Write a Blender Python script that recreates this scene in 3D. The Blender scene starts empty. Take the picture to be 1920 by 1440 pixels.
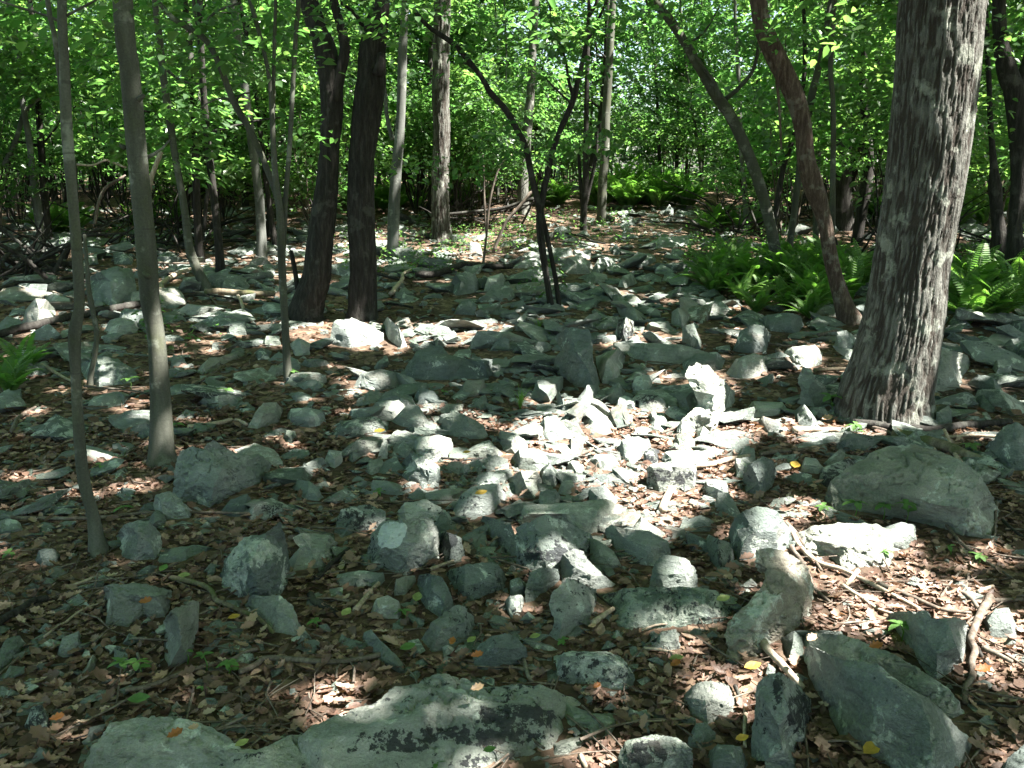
import bpy, bmesh, math, random
import numpy as np
from mathutils import Vector, Matrix
from mathutils.geometry import delaunay_2d_cdt

random.seed(7)
RNG = np.random.default_rng(11)
scene = bpy.context.scene

# ------------------------------------------------------------------ camera
F = 1730.0                      # focal length in photo pixels (1920 x 1440)
CAM_H = 1.6
PITCH = math.radians(12.5)
cam_data = bpy.data.cameras.new("camera")
cam_data.sensor_width = 36.0
cam_data.lens = 36.0 * F / 1920.0
cam_data.clip_start = 0.05
cam_data.clip_end = 2000.0
cam = bpy.data.objects.new("camera", cam_data)
scene.collection.objects.link(cam)
cam.location = (0, 0, CAM_H)
cam.rotation_euler = (math.radians(90) - PITCH, 0, 0)
scene.camera = cam

# ------------------------------------------------------------------ sky, sun, exposure
SUN_EL = math.radians(58)
SUN_AZ_X, SUN_AZ_Y = math.sin(math.radians(74)), -math.cos(math.radians(74))   # from the right, a little behind the camera
SUN = np.array([SUN_AZ_X * math.cos(SUN_EL), SUN_AZ_Y * math.cos(SUN_EL), math.sin(SUN_EL)])
world = bpy.data.worlds.new("World")
scene.world = world
world.use_nodes = True
wn = world.node_tree
wn.nodes.clear()
wo = wn.nodes.new("ShaderNodeOutputWorld")
wb = wn.nodes.new("ShaderNodeBackground")
ws = wn.nodes.new("ShaderNodeTexSky")
ws.sky_type = 'NISHITA'
ws.sun_disc = False
ws.sun_elevation = SUN_EL
ws.sun_rotation = math.atan2(SUN[0], SUN[1])
ws.air_density = 1.0
ws.dust_density = 2.5
wb.inputs["Strength"].default_value = 0.05
wn.links.new(ws.outputs[0], wb.inputs["Color"])
wn.links.new(wb.outputs[0], wo.inputs["Surface"])
sun_data = bpy.data.lights.new("sun", 'SUN')
sun_data.energy = 5.0
sun_data.angle = math.radians(0.5)
sun_data.color = (1.0, 0.96, 0.88)
sun = bpy.data.objects.new("sun", sun_data)
scene.collection.objects.link(sun)
sun.rotation_euler = Vector(SUN).to_track_quat('Z', 'Y').to_euler()
sun.location = (20, -10, 40)
scene.view_settings.view_transform = 'Standard'
scene.view_settings.look = 'None'
scene.view_settings.gamma = 1.0
scene.view_settings.use_curve_mapping = False
scene.view_settings.exposure = 3.3
cy = scene.cycles
cy.max_bounces = 8
cy.diffuse_bounces = 5
cy.glossy_bounces = 2
cy.transmission_bounces = 5
cy.transparent_max_bounces = 4
cy.use_denoising = True
cy.caustics_reflective = False
cy.caustics_refractive = False
cy.sample_clamp_indirect = 6.0

# ------------------------------------------------------------------ terrain and projection
FW = np.array([0, math.cos(PITCH), -math.sin(PITCH)])
UP = np.array([0, math.sin(PITCH), math.cos(PITCH)])
CAM = np.array([0, 0, CAM_H])

def gz(x, y):
    x = np.asarray(x, float); y = np.asarray(y, float)
    s = np.maximum(0, y - 6.0)
    z = 0.045 * np.minimum(s, 20) + 0.02 * np.clip(s - 20, 0, 60)
    f = np.clip((np.hypot(x, y) - 2.0) / 10.0, 0.25, 1.6)
    z = z + f * 0.035 * (np.sin(1.3 * x + 0.6 * y + 1) + np.sin(-0.9 * x + 1.7 * y + 2) + np.sin(0.45 * x - 0.7 * y))
    return z

def ray(u, v):
    r = FW + np.array([1.0, 0, 0]) * (u - 960) / F - UP * (v - 720) / F
    return r

TS = np.geomspace(0.8, 160, 1600)
def ground(u, v):
    r = ray(u, v)
    p = CAM[None] + TS[:, None] * r[None]
    h = p[:, 2] - gz(p[:, 0], p[:, 1])
    k = np.argmax(h < 0)
    if h[k] >= 0:
        k = len(TS) - 1
    if k > 0:
        a = h[k - 1] / (h[k - 1] - h[k]) if h[k - 1] != h[k] else 0
        t = TS[k - 1] + a * (TS[k] - TS[k - 1])
    else:
        t = TS[0]
    return CAM + t * r

def at_depth(u, v, d):
    r = ray(u, v)
    return CAM + r * (d / r[1])

def project(p):
    q = p - CAM
    zc = q @ FW
    zc = np.where(zc < 0.05, np.nan, zc)
    return 960 + F * q[..., 0] / zc, 720 - F * (q @ UP) / zc, zc

# ------------------------------------------------------------------ numpy value noise
def _hash(i, j, k, seed):
    h = (i * 374761393 + j * 668265263 + k * 2147483647 + seed * 974634) & 0xffffffff
    h = ((h ^ (h >> 13)) * 1274126177) & 0xffffffff
    h = (h ^ (h >> 16)) & 0xffffff
    return h / float(0xffffff)

def vnoise(p, seed=0):
    p = np.asarray(p, float)
    i = np.floor(p).astype(np.int64)
    f = p - i
    f = f * f * (3 - 2 * f)
    out = 0
    for dx in (0, 1):
        for dy in (0, 1):
            for dz in (0, 1):
                w = (f[:, 0] if dx else 1 - f[:, 0]) * (f[:, 1] if dy else 1 - f[:, 1]) * (f[:, 2] if dz else 1 - f[:, 2])
                out = out + w * _hash(i[:, 0] + dx, i[:, 1] + dy, i[:, 2] + dz, seed)
    return out

def fbm(p, octs=4, seed=0):
    a, s, tot = 0.5, 0, 0
    p = np.asarray(p, float)
    for o in range(octs):
        s = s + a * vnoise(p, seed + o); tot += a
        a *= 0.5; p = p * 2.03 + 7.1
    return s / tot

# ------------------------------------------------------------------ object helpers
ROOTC = scene.collection
def tag(o, label=None, cat=None, group=None, kind=None):
    if label: o["label"] = label
    if cat: o["category"] = cat
    if group: o["group"] = group
    if kind: o["kind"] = kind
    return o

def link(name, mesh, parent=None):
    o = bpy.data.objects.new(name, mesh)
    ROOTC.objects.link(o)
    if parent is not None:
        o.parent = parent
    return o

def mesh_np(name, V, loops, starts, mat, smooth=True, attrs=None):
    me = bpy.data.meshes.new(name)
    V = np.asarray(V, np.float32)
    me.vertices.add(len(V)); me.vertices.foreach_set("co", V.ravel())
    me.loops.add(len(loops)); me.loops.foreach_set("vertex_index", np.asarray(loops, np.int32))
    me.polygons.add(len(starts)); me.polygons.foreach_set("loop_start", np.asarray(starts, np.int32))
    if attrs:
        for k, a in attrs.items():
            at = me.attributes.new(k, 'FLOAT', 'POINT')
            at.data.foreach_set("value", np.asarray(a, np.float32))
    me.update(calc_edges=True)
    if smooth:
        me.polygons.foreach_set("use_smooth", np.ones(len(starts), bool))
    me.validate()
    me.materials.append(mat)
    return me

def mesh_tris(name, V, T, mat, smooth=True, attrs=None):
    T = np.asarray(T)
    return mesh_np(name, V, T.ravel(), np.arange(len(T)) * T.shape[1], mat, smooth, attrs)

# ------------------------------------------------------------------ materials
def new_mat(name):
    m = bpy.data.materials.new(name); m.use_nodes = True
    nt = m.node_tree; nt.nodes.clear()
    out = nt.nodes.new("ShaderNodeOutputMaterial")
    return m, nt, out

class G:
    """tiny node-graph helper"""
    def __init__(s, nt): s.nt = nt
    def n(s, t, **kw):
        x = s.nt.nodes.new(t)
        for k, v in kw.items():
            setattr(x, k, v)
        return x
    def l(s, a, b): s.nt.links.new(a, b)
    def noise(s, vec, scale, detail=4, rough=0.55, dist=0.0):
        x = s.n("ShaderNodeTexNoise")
        x.inputs["Scale"].default_value = scale; x.inputs["Detail"].default_value = detail
        x.inputs["Roughness"].default_value = rough; x.inputs["Distortion"].default_value = dist
        s.l(vec, x.inputs["Vector"]); return x.outputs["Fac"]
    def ramp(s, fac, stops):
        x = s.n("ShaderNodeValToRGB")
        cr = x.color_ramp
        while len(cr.elements) > 1: cr.elements.remove(cr.elements[-1])
        cr.elements[0].position = stops[0][0]; cr.elements[0].color = (*stops[0][1], 1)
        for p, c in stops[1:]:
            e = cr.elements.new(p); e.color = (*c, 1)
        s.l(fac, x.inputs["Fac"]); return x.outputs["Color"]
    def step(s, fac, a, b):
        x = s.n("ShaderNodeMapRange"); x.interpolation_type = 'SMOOTHSTEP'
        for k, v in (("From Min", a), ("From Max", b)):
            if hasattr(v, "is_linked") or not isinstance(v, (int, float)): s.l(v, x.inputs[k])
            else: x.inputs[k].default_value = v
        s.l(fac, x.inputs["Value"]); return x.outputs["Result"]
    def math(s, op, a, b=None):
        x = s.n("ShaderNodeMath", operation=op)
        for i, v in enumerate((a, b)):
            if v is None: continue
            if isinstance(v, (int, float)): x.inputs[i].default_value = v
            else: s.l(v, x.inputs[i])
        return x.outputs[0]
    def mix(s, fac, a, b, mode='MIX'):
        x = s.n("ShaderNodeMix", data_type='RGBA', blend_type=mode)
        for k, v in ((0, fac), (6, a), (7, b)):
            if isinstance(v, (int, float)): x.inputs[k].default_value = v
            elif isinstance(v, tuple): x.inputs[k].default_value = (*v, 1)
            else: s.l(v, x.inputs[k])
        return x.outputs[2]
    def attr(s, name, kind='GEOMETRY'):
        x = s.n("ShaderNodeAttribute", attribute_name=name, attribute_type=kind)
        return x.outputs["Fac"]
    def mapping(s, vec, scale=(1, 1, 1), loc=None):
        x = s.n("ShaderNodeMapping"); x.inputs["Scale"].default_value = scale
        s.l(vec, x.inputs["Vector"])
        if loc is not None: s.l(loc, x.inputs["Location"])
        return x.outputs[0]
    def bump(s, h, strength, dist):
        x = s.n("ShaderNodeBump"); x.inputs["Strength"].default_value = strength; x.inputs["Distance"].default_value = dist
        s.l(h, x.inputs["Height"]); return x.outputs[0]
    def bsdf(s, out, col, rough=0.85, normal=None, spec=0.25):
        b = s.n("ShaderNodeBsdfPrincipled")
        if isinstance(col, tuple): b.inputs["Base Color"].default_value = (*col, 1)
        else: s.l(col, b.inputs["Base Color"])
        if isinstance(rough, (int, float)): b.inputs["Roughness"].default_value = rough
        else: s.l(rough, b.inputs["Roughness"])
        b.inputs["Specular IOR Level"].default_value = spec
        if normal is not None: s.l(normal, b.inputs["Normal"])
        if out is not None: s.l(b.outputs[0], out.inputs["Surface"])
        return b.outputs[0]

def rock_material():
    m, nt, out = new_mat("rock"); g = G(nt)
    tc = g.n("ShaderNodeTexCoord").outputs["Object"]
    oi = g.n("ShaderNodeObjectInfo")
    off = g.n("ShaderNodeCombineXYZ")
    r9 = g.math('MULTIPLY', oi.outputs["Random"], 37.0)
    for i in range(3): g.l(r9, off.inputs[i])
    vec = g.mapping(tc, (1, 1, 1), off.outputs[0])
    black = g.attr("black", 'OBJECT'); pale = g.attr("pale", 'OBJECT'); warm = g.attr("warm", 'OBJECT')
    n1 = g.noise(vec, 3.5, 6, 0.6)
    base = g.ramp(n1, [(0.28, (0.118, 0.136, 0.132)), (0.5, (0.19, 0.211, 0.205)), (0.72, (0.29, 0.303, 0.292))])
    # per-rock tone
    tone = g.ramp(oi.outputs["Random"], [(0, (0.56, 0.6, 0.6)), (0.3, (0.8, 0.83, 0.8)), (0.6, (1.0, 1.0, 0.98)), (0.8, (1.2, 1.13, 1.04)), (1, (1.5, 1.46, 1.38))])
    base = g.mix(1.0, base, tone, 'MULTIPLY')
    base = g.mix(g.math('MULTIPLY', warm, g.step(g.noise(vec, 2.2, 4), 0.4, 0.62)), base, (0.24, 0.18, 0.13))
    # crustose lichen, pale green-grey spots
    lv = g.noise(vec, 7.0, 7, 0.68, 0.4)
    th = g.math('SUBTRACT', 0.665, g.math('MULTIPLY', pale, 0.22))
    lm = g.step(lv, th, g.math('ADD', th, 0.05))
    sp = g.noise(vec, 42.0, 3, 0.6)
    pal = g.mix(g.step(sp, 0.4, 0.6), (0.38, 0.43, 0.39), (0.52, 0.54, 0.49))
    base = g.mix(g.math('MULTIPLY', lm, 0.8), base, pal)
    # dark green algae film
    am = g.step(g.noise(vec, 1.7, 5, 0.6, 0.3), 0.5, 0.66)
    base = g.mix(g.math('MULTIPLY', am, 0.6), base, (0.08, 0.108, 0.078))
    # black lichen blotches with ragged edge
    big = g.noise(vec, 2.6, 3, 0.5)
    fine = g.noise(vec, 32.0, 5, 0.72)
    bv = g.math('ADD', g.math('MULTIPLY', big, 0.4), g.math('MULTIPLY', fine, 0.6))
    bv = g.math('ADD', bv, g.math('MULTIPLY', g.attr('dark'), 0.10))
    tb = g.math('SUBTRACT', 0.67, g.math('MULTIPLY', black, 0.21))
    bm = g.step(bv, tb, g.math('ADD', tb, 0.03))
    base = g.mix(g.math('MULTIPLY', bm, 0.92), base, (0.022, 0.024, 0.028))
    # fine grain
    gr = g.noise(vec, 160.0, 3, 0.6)
    base = g.mix(0.45, base, g.ramp(gr, [(0.3, (0.6, 0.6, 0.6)), (0.7, (1.35, 1.35, 1.35))]), 'MULTIPLY')
    md = g.noise(vec, 55.0, 4, 0.65)
    base = g.mix(g.step(g.noise(vec, 1.6, 2), 0.42, 0.62), base, g.mix(0.6, base, g.ramp(md, [(0.32, (0.6, 0.6, 0.6)), (0.68, (1.35, 1.35, 1.32))]), 'MULTIPLY'))
    vein = g.noise(g.mapping(vec, (1.5, 2.5, 11)), 2.4, 6, 0.6, 1.2)
    base = g.mix(0.55, base, g.ramp(vein, [(0.3, (0.62, 0.64, 0.63)), (0.5, (1, 1, 1)), (0.7, (1.25, 1.24, 1.2))]), 'MULTIPLY')
    brn = g.step(g.noise(vec, 2.9, 5, 0.6), 0.56, 0.7)
    base = g.mix(g.math('MULTIPLY', brn, 0.35), base, (0.15, 0.12, 0.09))
    pm = g.attr("paint")
    pe = g.math('ADD', pm, g.math('ADD', g.math('MULTIPLY', g.math('SUBTRACT', g.noise(vec, 30, 4, 0.6), 0.5), 2.2), g.math('MULTIPLY', g.math('SUBTRACT', g.noise(vec, 9, 2, 0.5), 0.5), 2.6)))
    pe = g.math('MULTIPLY', pe, g.math('MINIMUM', g.math('MULTIPLY', pm, 3.0), 1.0))
    base = g.mix(g.math('MULTIPLY', g.step(pe, 0.5, 0.58), 0.9), base, (0.55, 0.58, 0.58))
    h = g.math('ADD', g.math('ADD', g.noise(vec, 16, 9, 0.7), g.math('MULTIPLY', g.noise(g.mapping(vec, (1, 1.6, 3)), 34, 5, 0.65, 0.6), 0.5)), g.math('MULTIPLY', bm, 0.05))
    nrm = g.bump(h, 1.0, 0.04)
    g.bsdf(out, base, 0.82, nrm, 0.25)
    return m

def bark_material(name, dark, mid, light, lichen=0.3, vscale=14.0, ring=0.0, bump=0.7, dist=0.012, moss=0.0, ridged=False):
    m, nt, out = new_mat(name); g = G(nt)
    tc = g.n("ShaderNodeTexCoord").outputs["Object"]
    fl = g.mapping(tc, (1, 1, 0.16))
    n1 = g.noise(fl, vscale * 2.2, 6, 0.65)
    col = g.ramp(n1, [(0.3, dark), (0.5, mid), (0.72, light)])
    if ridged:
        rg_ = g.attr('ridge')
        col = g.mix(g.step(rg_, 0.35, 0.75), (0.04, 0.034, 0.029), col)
    blot = g.noise(tc, 5.0, 5, 0.6)
    col = g.mix(g.math('MULTIPLY', g.step(blot, 0.56, 0.64), lichen), col, (0.33, 0.35, 0.30))
    if ring:
        rg = g.noise(g.mapping(tc, (0.6, 0.6, 9)), 5.0, 3, 0.5)
        col = g.mix(g.math('MULTIPLY', g.step(rg, 0.6, 0.68), ring), col, dark)
    if moss:
        col = g.mix(g.math('MULTIPLY', g.step(g.noise(tc, 3.2, 6, 0.65), 0.5, 0.6), moss), col, (0.065, 0.075, 0.028))
    gr = g.noise(tc, 120.0, 3)
    col = g.mix(0.55, col, g.ramp(gr, [(0.25, (0.55, 0.55, 0.55)), (0.75, (1.35, 1.35, 1.35))]), 'MULTIPLY')
    h = g.math('ADD', n1, g.math('MULTIPLY', g.noise(g.mapping(tc, (1, 1, 0.5)), 60, 4, 0.6), 0.5))
    g.bsdf(out, col, 0.9, g.bump(h, bump, dist), 0.15)
    return m

def leaf_material(name, stops, tstops, trans=0.5, rough=0.36, mottle=0.0):
    m, nt, out = new_mat(name); g = G(nt)
    t = g.attr("tint")
    oi = g.n("ShaderNodeObjectInfo")
    t2 = g.math('ADD', g.math('MULTIPLY', t, 0.8), g.math('MULTIPLY', oi.outputs["Random"], 0.2))
    c_ = g.ramp(t2, stops)
    if mottle:
        tc = g.n("ShaderNodeTexCoord").outputs["Object"]
        c_ = g.mix(mottle, c_, g.ramp(g.noise(tc, 70, 5, 0.7), [(0.3, (0.4, 0.38, 0.36)), (0.7, (1.5, 1.5, 1.5))]), 'MULTIPLY')
        nrm = g.bump(g.noise(tc, 140, 3, 0.6), 0.5, 0.004)
    b = g.bsdf(None, c_, rough, nrm if mottle else None, 0.45)
    tr = g.n("ShaderNodeBsdfTranslucent")
    g.l(g.ramp(t2, tstops), tr.inputs["Color"])
    mx = g.n("ShaderNodeMixShader"); mx.inputs[0].default_value = trans
    g.l(b, mx.inputs[1]); g.l(tr.outputs[0], mx.inputs[2]); g.l(mx.outputs[0], out.inputs["Surface"])
    return m

M_ROCK = rock_material()
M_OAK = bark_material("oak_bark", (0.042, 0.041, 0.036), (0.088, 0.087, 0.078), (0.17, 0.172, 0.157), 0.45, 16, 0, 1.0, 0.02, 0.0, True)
M_DARK = bark_material("dark_bark", (0.011, 0.010, 0.009), (0.023, 0.021, 0.019), (0.048, 0.045, 0.041), 0.07, 14, 0, 0.9, 0.012)
M_SMOOTH = bark_material("smooth_bark", (0.034, 0.035, 0.028), (0.06, 0.062, 0.05), (0.095, 0.098, 0.082), 0.3, 4, 0.5, 0.35, 0.006, 0.25)
M_PALE = bark_material("pale_bark", (0.05, 0.052, 0.047), (0.088, 0.092, 0.084), (0.145, 0.15, 0.14), 0.35, 4, 0.5, 0.35, 0.006)
M_RED = bark_material("red_brown_bark", (0.028, 0.019, 0.015), (0.065, 0.046, 0.036), (0.13, 0.105, 0.085), 0.2, 18, 0, 0.9, 0.012)
M_TWIG = bark_material("dead_wood", (0.045, 0.035, 0.028), (0.095, 0.076, 0.062), (0.17, 0.145, 0.122), 0.15, 16, 0, 0.6, 0.005)
M_WOOD = bark_material("pale_dead_wood", (0.17, 0.13, 0.095), (0.28, 0.225, 0.175), (0.40, 0.34, 0.28), 0.1, 16, 0, 0.6, 0.005)
M_MOSSY = bark_material("mossy_wood", (0.06, 0.05, 0.035), (0.13, 0.105, 0.075), (0.2, 0.17, 0.12), 0.15, 12, 0, 0.8, 0.008, 0.9)
M_LEAF = leaf_material("green_leaf",
    [(0, (0.026, 0.058, 0.024)), (0.5, (0.045, 0.090, 0.034)), (1, (0.075, 0.125, 0.045))],
    [(0, (0.065, 0.19, 0.045)), (0.5, (0.125, 0.29, 0.06)), (1, (0.27, 0.43, 0.085))], 0.52)
M_FERN = leaf_material("fern_leaf",
    [(0, (0.035, 0.085, 0.02)), (0.5, (0.06, 0.125, 0.028)), (1, (0.10, 0.165, 0.04))],
    [(0, (0.09, 0.28, 0.03)), (0.5, (0.16, 0.38, 0.045)), (1, (0.26, 0.46, 0.06))], 0.45, 0.55)
M_LITTER = leaf_material("dead_leaf",
    [(0, (0.04, 0.024, 0.017)), (0.25, (0.085, 0.047, 0.033)), (0.45, (0.15, 0.088, 0.063)), (0.6, (0.205, 0.135, 0.102)), (0.75, (0.29, 0.185, 0.137)), (0.88, (0.36, 0.28, 0.215)), (0.94, (0.25, 0.12, 0.045)), (1, (0.30, 0.20, 0.05))],
    [(0, (0.06, 0.03, 0.015)), (0.5, (0.2, 0.11, 0.06)), (1, (0.34, 0.18, 0.07))], 0.18, 0.6, 0.8)

def flat_leaf(name, c, t, trans=0.35):
    return leaf_material(name, [(0, c), (1, c)], [(0, t), (1, t)], trans, 0.5, 0.7)
M_YEL = flat_leaf("yellow_leaf", (0.40, 0.26, 0.04), (0.4, 0.26, 0.05))
M_ORA = flat_leaf("orange_leaf", (0.30, 0.11, 0.03), (0.3, 0.12, 0.03))
M_GRN = flat_leaf("fresh_green_leaf", (0.075, 0.16, 0.04), (0.16, 0.36, 0.06))
M_LIME = flat_leaf("pale_green_leaf", (0.24, 0.28, 0.10), (0.3, 0.36, 0.1))
M_TAN = flat_leaf("tan_leaf", (0.34, 0.23, 0.14), (0.3, 0.18, 0.09), 0.15)

def soil_material():
    m, nt, out = new_mat("soil"); g = G(nt)
    tc = g.n("ShaderNodeTexCoord").outputs["Object"]
    v = g.n("ShaderNodeTexVoronoi"); v.inputs["Scale"].default_value = 22; g.l(tc, v.inputs["Vector"])
    vs = g.n("ShaderNodeSeparateColor"); g.l(v.outputs["Color"], vs.inputs[0])
    c1 = g.ramp(vs.outputs[0], [(0, (0.045, 0.03, 0.022)), (0.5, (0.10, 0.068, 0.048)), (1, (0.19, 0.135, 0.095))])
    n = g.noise(tc, 1.1, 6)
    col = g.mix(g.step(n, 0.4, 0.65), c1, (0.045, 0.032, 0.024))
    h = g.math('ADD', g.noise(tc, 30, 6, 0.7), v.outputs["Distance"])
    g.bsdf(out, col, 0.95, g.bump(h, 0.8, 0.02), 0.1)
    return m
M_SOIL = soil_material()

# ------------------------------------------------------------------ the ground
def build_ground():
    xs = np.concatenate([-np.geomspace(320, 16, 16), np.linspace(-15, 15, 200), np.geomspace(16, 320, 16)])
    ys = np.concatenate([-np.geomspace(320, 4.5, 16), np.linspace(-4, 34, 260), np.geomspace(35, 500, 22)])
    X, Y = np.meshgrid(xs, ys)
    Z = gz(X, Y)
    P = np.stack([X.ravel(), Y.ravel(), Z.ravel()], 1)
    near = (np.hypot(P[:, 0], P[:, 1]) < 40)
    P[:, 2] += near * (fbm(P * 5.0, 3, 5) - 0.5) * 0.03
    nx, ny = len(xs), len(ys)
    i = np.arange(nx - 1)[None] + np.arange(ny - 1)[:, None] * nx
    Q = np.stack([i, i + 1, i + 1 + nx, i + nx], -1).reshape(-1, 4)
    me = mesh_tris("forest_floor", P, Q, M_SOIL)
    return tag(link("ground", me), kind="structure", label="forest floor of dark soil under dead leaves")
GROUND = build_ground()

# ------------------------------------------------------------------ leaves as arrays
T_DIA = (np.array([[0, 0, 0], [.5, .5, .06], [1, 0, 0], [.5, -.5, .06]]), [[0, 1, 2], [0, 2, 3]])
T_LEAF = (np.array([[0, 0, 0], [.3, .44, .10], [.66, .36, .06], [1, 0, -.10], [.66, -.36, .06], [.3, -.44, .10]]), [[0, 1, 2, 3], [0, 3, 4, 5]])
_half = [(0.13, .13), (.24, .30), (.33, .21), (.5, .43), (.62, .27), (.78, .34), (.87, .17)]
T_OAK = (np.array([[0, 0, 0]] + [[a, b, b * .35] for a, b in _half] + [[1, 0, .1]] + [[a, -b, b * .22] for a, b in _half[::-1]] + [[.5, 0, -.04]]),
         [[0, 1, 2, 3, 16], [16, 3, 4, 5], [16, 5, 6, 7, 8], [16, 8, 9, 10, 11], [16, 11, 12, 13], [16, 13, 14, 15, 0]])
T_OVAL = (np.array([[0, 0, 0], [.22, .25, .05], [.5, .34, .07], [.78, .22, .02], [1, 0, -.06], [.78, -.22, .0], [.5, -.34, .05], [.22, -.25, .06], [.5, 0, -.02]]),
          [[0, 1, 2, 8], [8, 2, 3, 4], [8, 4, 5, 6], [8, 6, 7, 0]])

def leaf_geo(tmpl, pos, dirv, nor, L, W, curl=None):
    V0, F0 = tmpl
    n = len(pos)
    dirv = dirv / np.linalg.norm(dirv, axis=1, keepdims=True)
    side = np.cross(nor, dirv); side /= np.linalg.norm(side, axis=1, keepdims=True) + 1e-9
    nn = np.cross(dirv, side)
    u = V0[None, :, 0]; v = V0[None, :, 1]; w = np.repeat(V0[None, :, 2], n, 0)
    if curl is not None:
        w = w + curl[:, None] * ((u - .45) ** 2 * 1.2 + v ** 2 * 1.0)
    P = pos[:, None, :] + (u * L[:, None])[..., None] * dirv[:, None, :] + (v * W[:, None])[..., None] * side[:, None, :] + (w * L[:, None])[..., None] * nn[:, None, :]
    m = len(V0)
    flat = np.concatenate([np.array(f) for f in F0])
    lens = np.array([len(f) for f in F0])
    loops = (flat[None] + (np.arange(n) * m)[:, None]).ravel()
    st0 = np.concatenate([[0], np.cumsum(lens)[:-1]])
    starts = (st0[None] + (np.arange(n) * lens.sum())[:, None]).ravel()
    return P.reshape(-1, 3), loops, starts

def leaf_mesh(name, tmpl, pos, dirv, nor, L, W, tint, mat, curl=None):
    P, loops, starts = leaf_geo(tmpl, np.asarray(pos, float), np.asarray(dirv, float), np.asarray(nor, float), np.asarray(L, float), np.asarray(W, float), curl)
    return mesh_np(name, P, loops, starts, mat, True, {"tint": np.repeat(tint, len(tmpl[0]))})

# ------------------------------------------------------------------ rocks
CUT = {1: (0, 0, 3), 2: (640, 0, 3), 3: (1280, 0, 3), 4: (0, 480, 3), 5: (640, 480, 3), 6: (1280, 480, 3), 7: (0, 960, 3), 8: (640, 960, 3), 9: (1280, 960, 3),
       0: (0, 0, 1), 'A': (0, 360, 4), 'B': (840, 360, 4), 'C': (1000, 700, 4.8)}
def px(c, s):
    x0, y0, k = CUT[c]
    n = [float(a) for a in s.replace(',', ' ').split()]
    return [(x0 + n[i] / k, y0 + n[i + 1] / k) for i in range(0, len(n), 2)]

def inside(poly, x, y):
    r = False; j = len(poly) - 1
    for i in range(len(poly)):
        xi, yi = poly[i]; xj, yj = poly[j]
        if (yi > y) != (yj > y) and x < (xj - xi) * (y - yi) / (yj - yi) + xi:
            r = not r
        j = i
    return r

def yrange(poly, x):
    """upper and lower outline at column x"""
    ys = []
    for i in range(len(poly)):
        (x0, y0), (x1, y1) = poly[i - 1], poly[i]
        if (x0 - x) * (x1 - x) <= 0 and x0 != x1:
            ys.append(y0 + (y1 - y0) * (x - x0) / (x1 - x0))
    if not ys:
        ys = [p[1] for p in poly if abs(p[0] - x) < 3]
    return min(ys), max(ys)

def subdivide(V, T):
    T = np.asarray(T)
    E = np.sort(np.concatenate([T[:, [0, 1]], T[:, [1, 2]], T[:, [2, 0]]]), axis=1)
    U, inv = np.unique(E, axis=0, return_inverse=True)
    inv = inv.ravel()
    mid = (V[U[:, 0]] + V[U[:, 1]]) / 2
    n = len(T); b = len(V)
    a, c, d = inv[:n] + b, inv[n:2 * n] + b, inv[2 * n:] + b
    T2 = np.concatenate([np.stack([T[:, 0], a, d], 1), np.stack([a, T[:, 1], c], 1), np.stack([d, c, T[:, 2]], 1), np.stack([a, c, d], 1)])
    return np.concatenate([V, mid]), T2

def relax(V, T, k=0.4, it=1):
    E = np.concatenate([T[:, [0, 1]], T[:, [1, 2]], T[:, [2, 0]]])
    E = np.concatenate([E, E[:, ::-1]])
    for _ in range(it):
        S = np.zeros_like(V); C = np.zeros(len(V))
        np.add.at(S, E[:, 0], V[E[:, 1]]); np.add.at(C, E[:, 0], 1)
        V = V + k * (S / np.maximum(C, 1)[:, None] - V)
    return V

def vnormals(V, T):
    fn = np.cross(V[T[:, 1]] - V[T[:, 0]], V[T[:, 2]] - V[T[:, 0]])
    N = np.zeros_like(V)
    for k in range(3): np.add.at(N, T[:, k], fn)
    return N / (np.linalg.norm(N, axis=1, keepdims=True) + 1e-12)

def orient(V, T):
    bm = bmesh.new()
    vs = [bm.verts.new(p) for p in V]
    for t in T:
        try: bm.faces.new([vs[i] for i in t])
        except ValueError: pass
    bmesh.ops.recalc_face_normals(bm, faces=bm.faces[:])
    bmesh.ops.triangulate(bm, faces=bm.faces[:])
    bm.verts.index_update()
    V2 = np.array([v.co[:] for v in bm.verts]); T2 = np.array([[v.index for v in f.verts] for f in bm.faces])
    bm.free()
    return V2, T2

def roughen(V, T, size, seed, amp=1.0):
    o = np.array([seed * 3.7, seed * 1.3, seed * 2.9])
    N = vnormals(V, T)
    q = V / size
    d = (fbm(q * 2.6 + o, 3, seed) - 0.5) * 0.085
    st = q @ np.array([0.35, 0.25, 0.9]) * 7 + fbm(q * 2 + o, 2, seed + 9) * 3.0        # bedding layers
    d = d + (np.abs((st % 1.0) - 0.5) - 0.25) * 0.028
    r = np.abs(fbm(q * 4.5 + o, 3, seed + 5) - 0.5)                                        # cracks
    d = d - np.clip(0.04 - r, 0, 1) * 1.0 * (fbm(q * 1.7 + o, 2, seed + 15) > .47)
    d = d + (fbm(q * 13 + o, 2, seed + 7) - 0.5) * 0.045
    d = d + (fbm(q * 30 + o, 2, seed + 11) - 0.5) * 0.018
    return V + N * (d * size * amp)[:, None]

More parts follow.
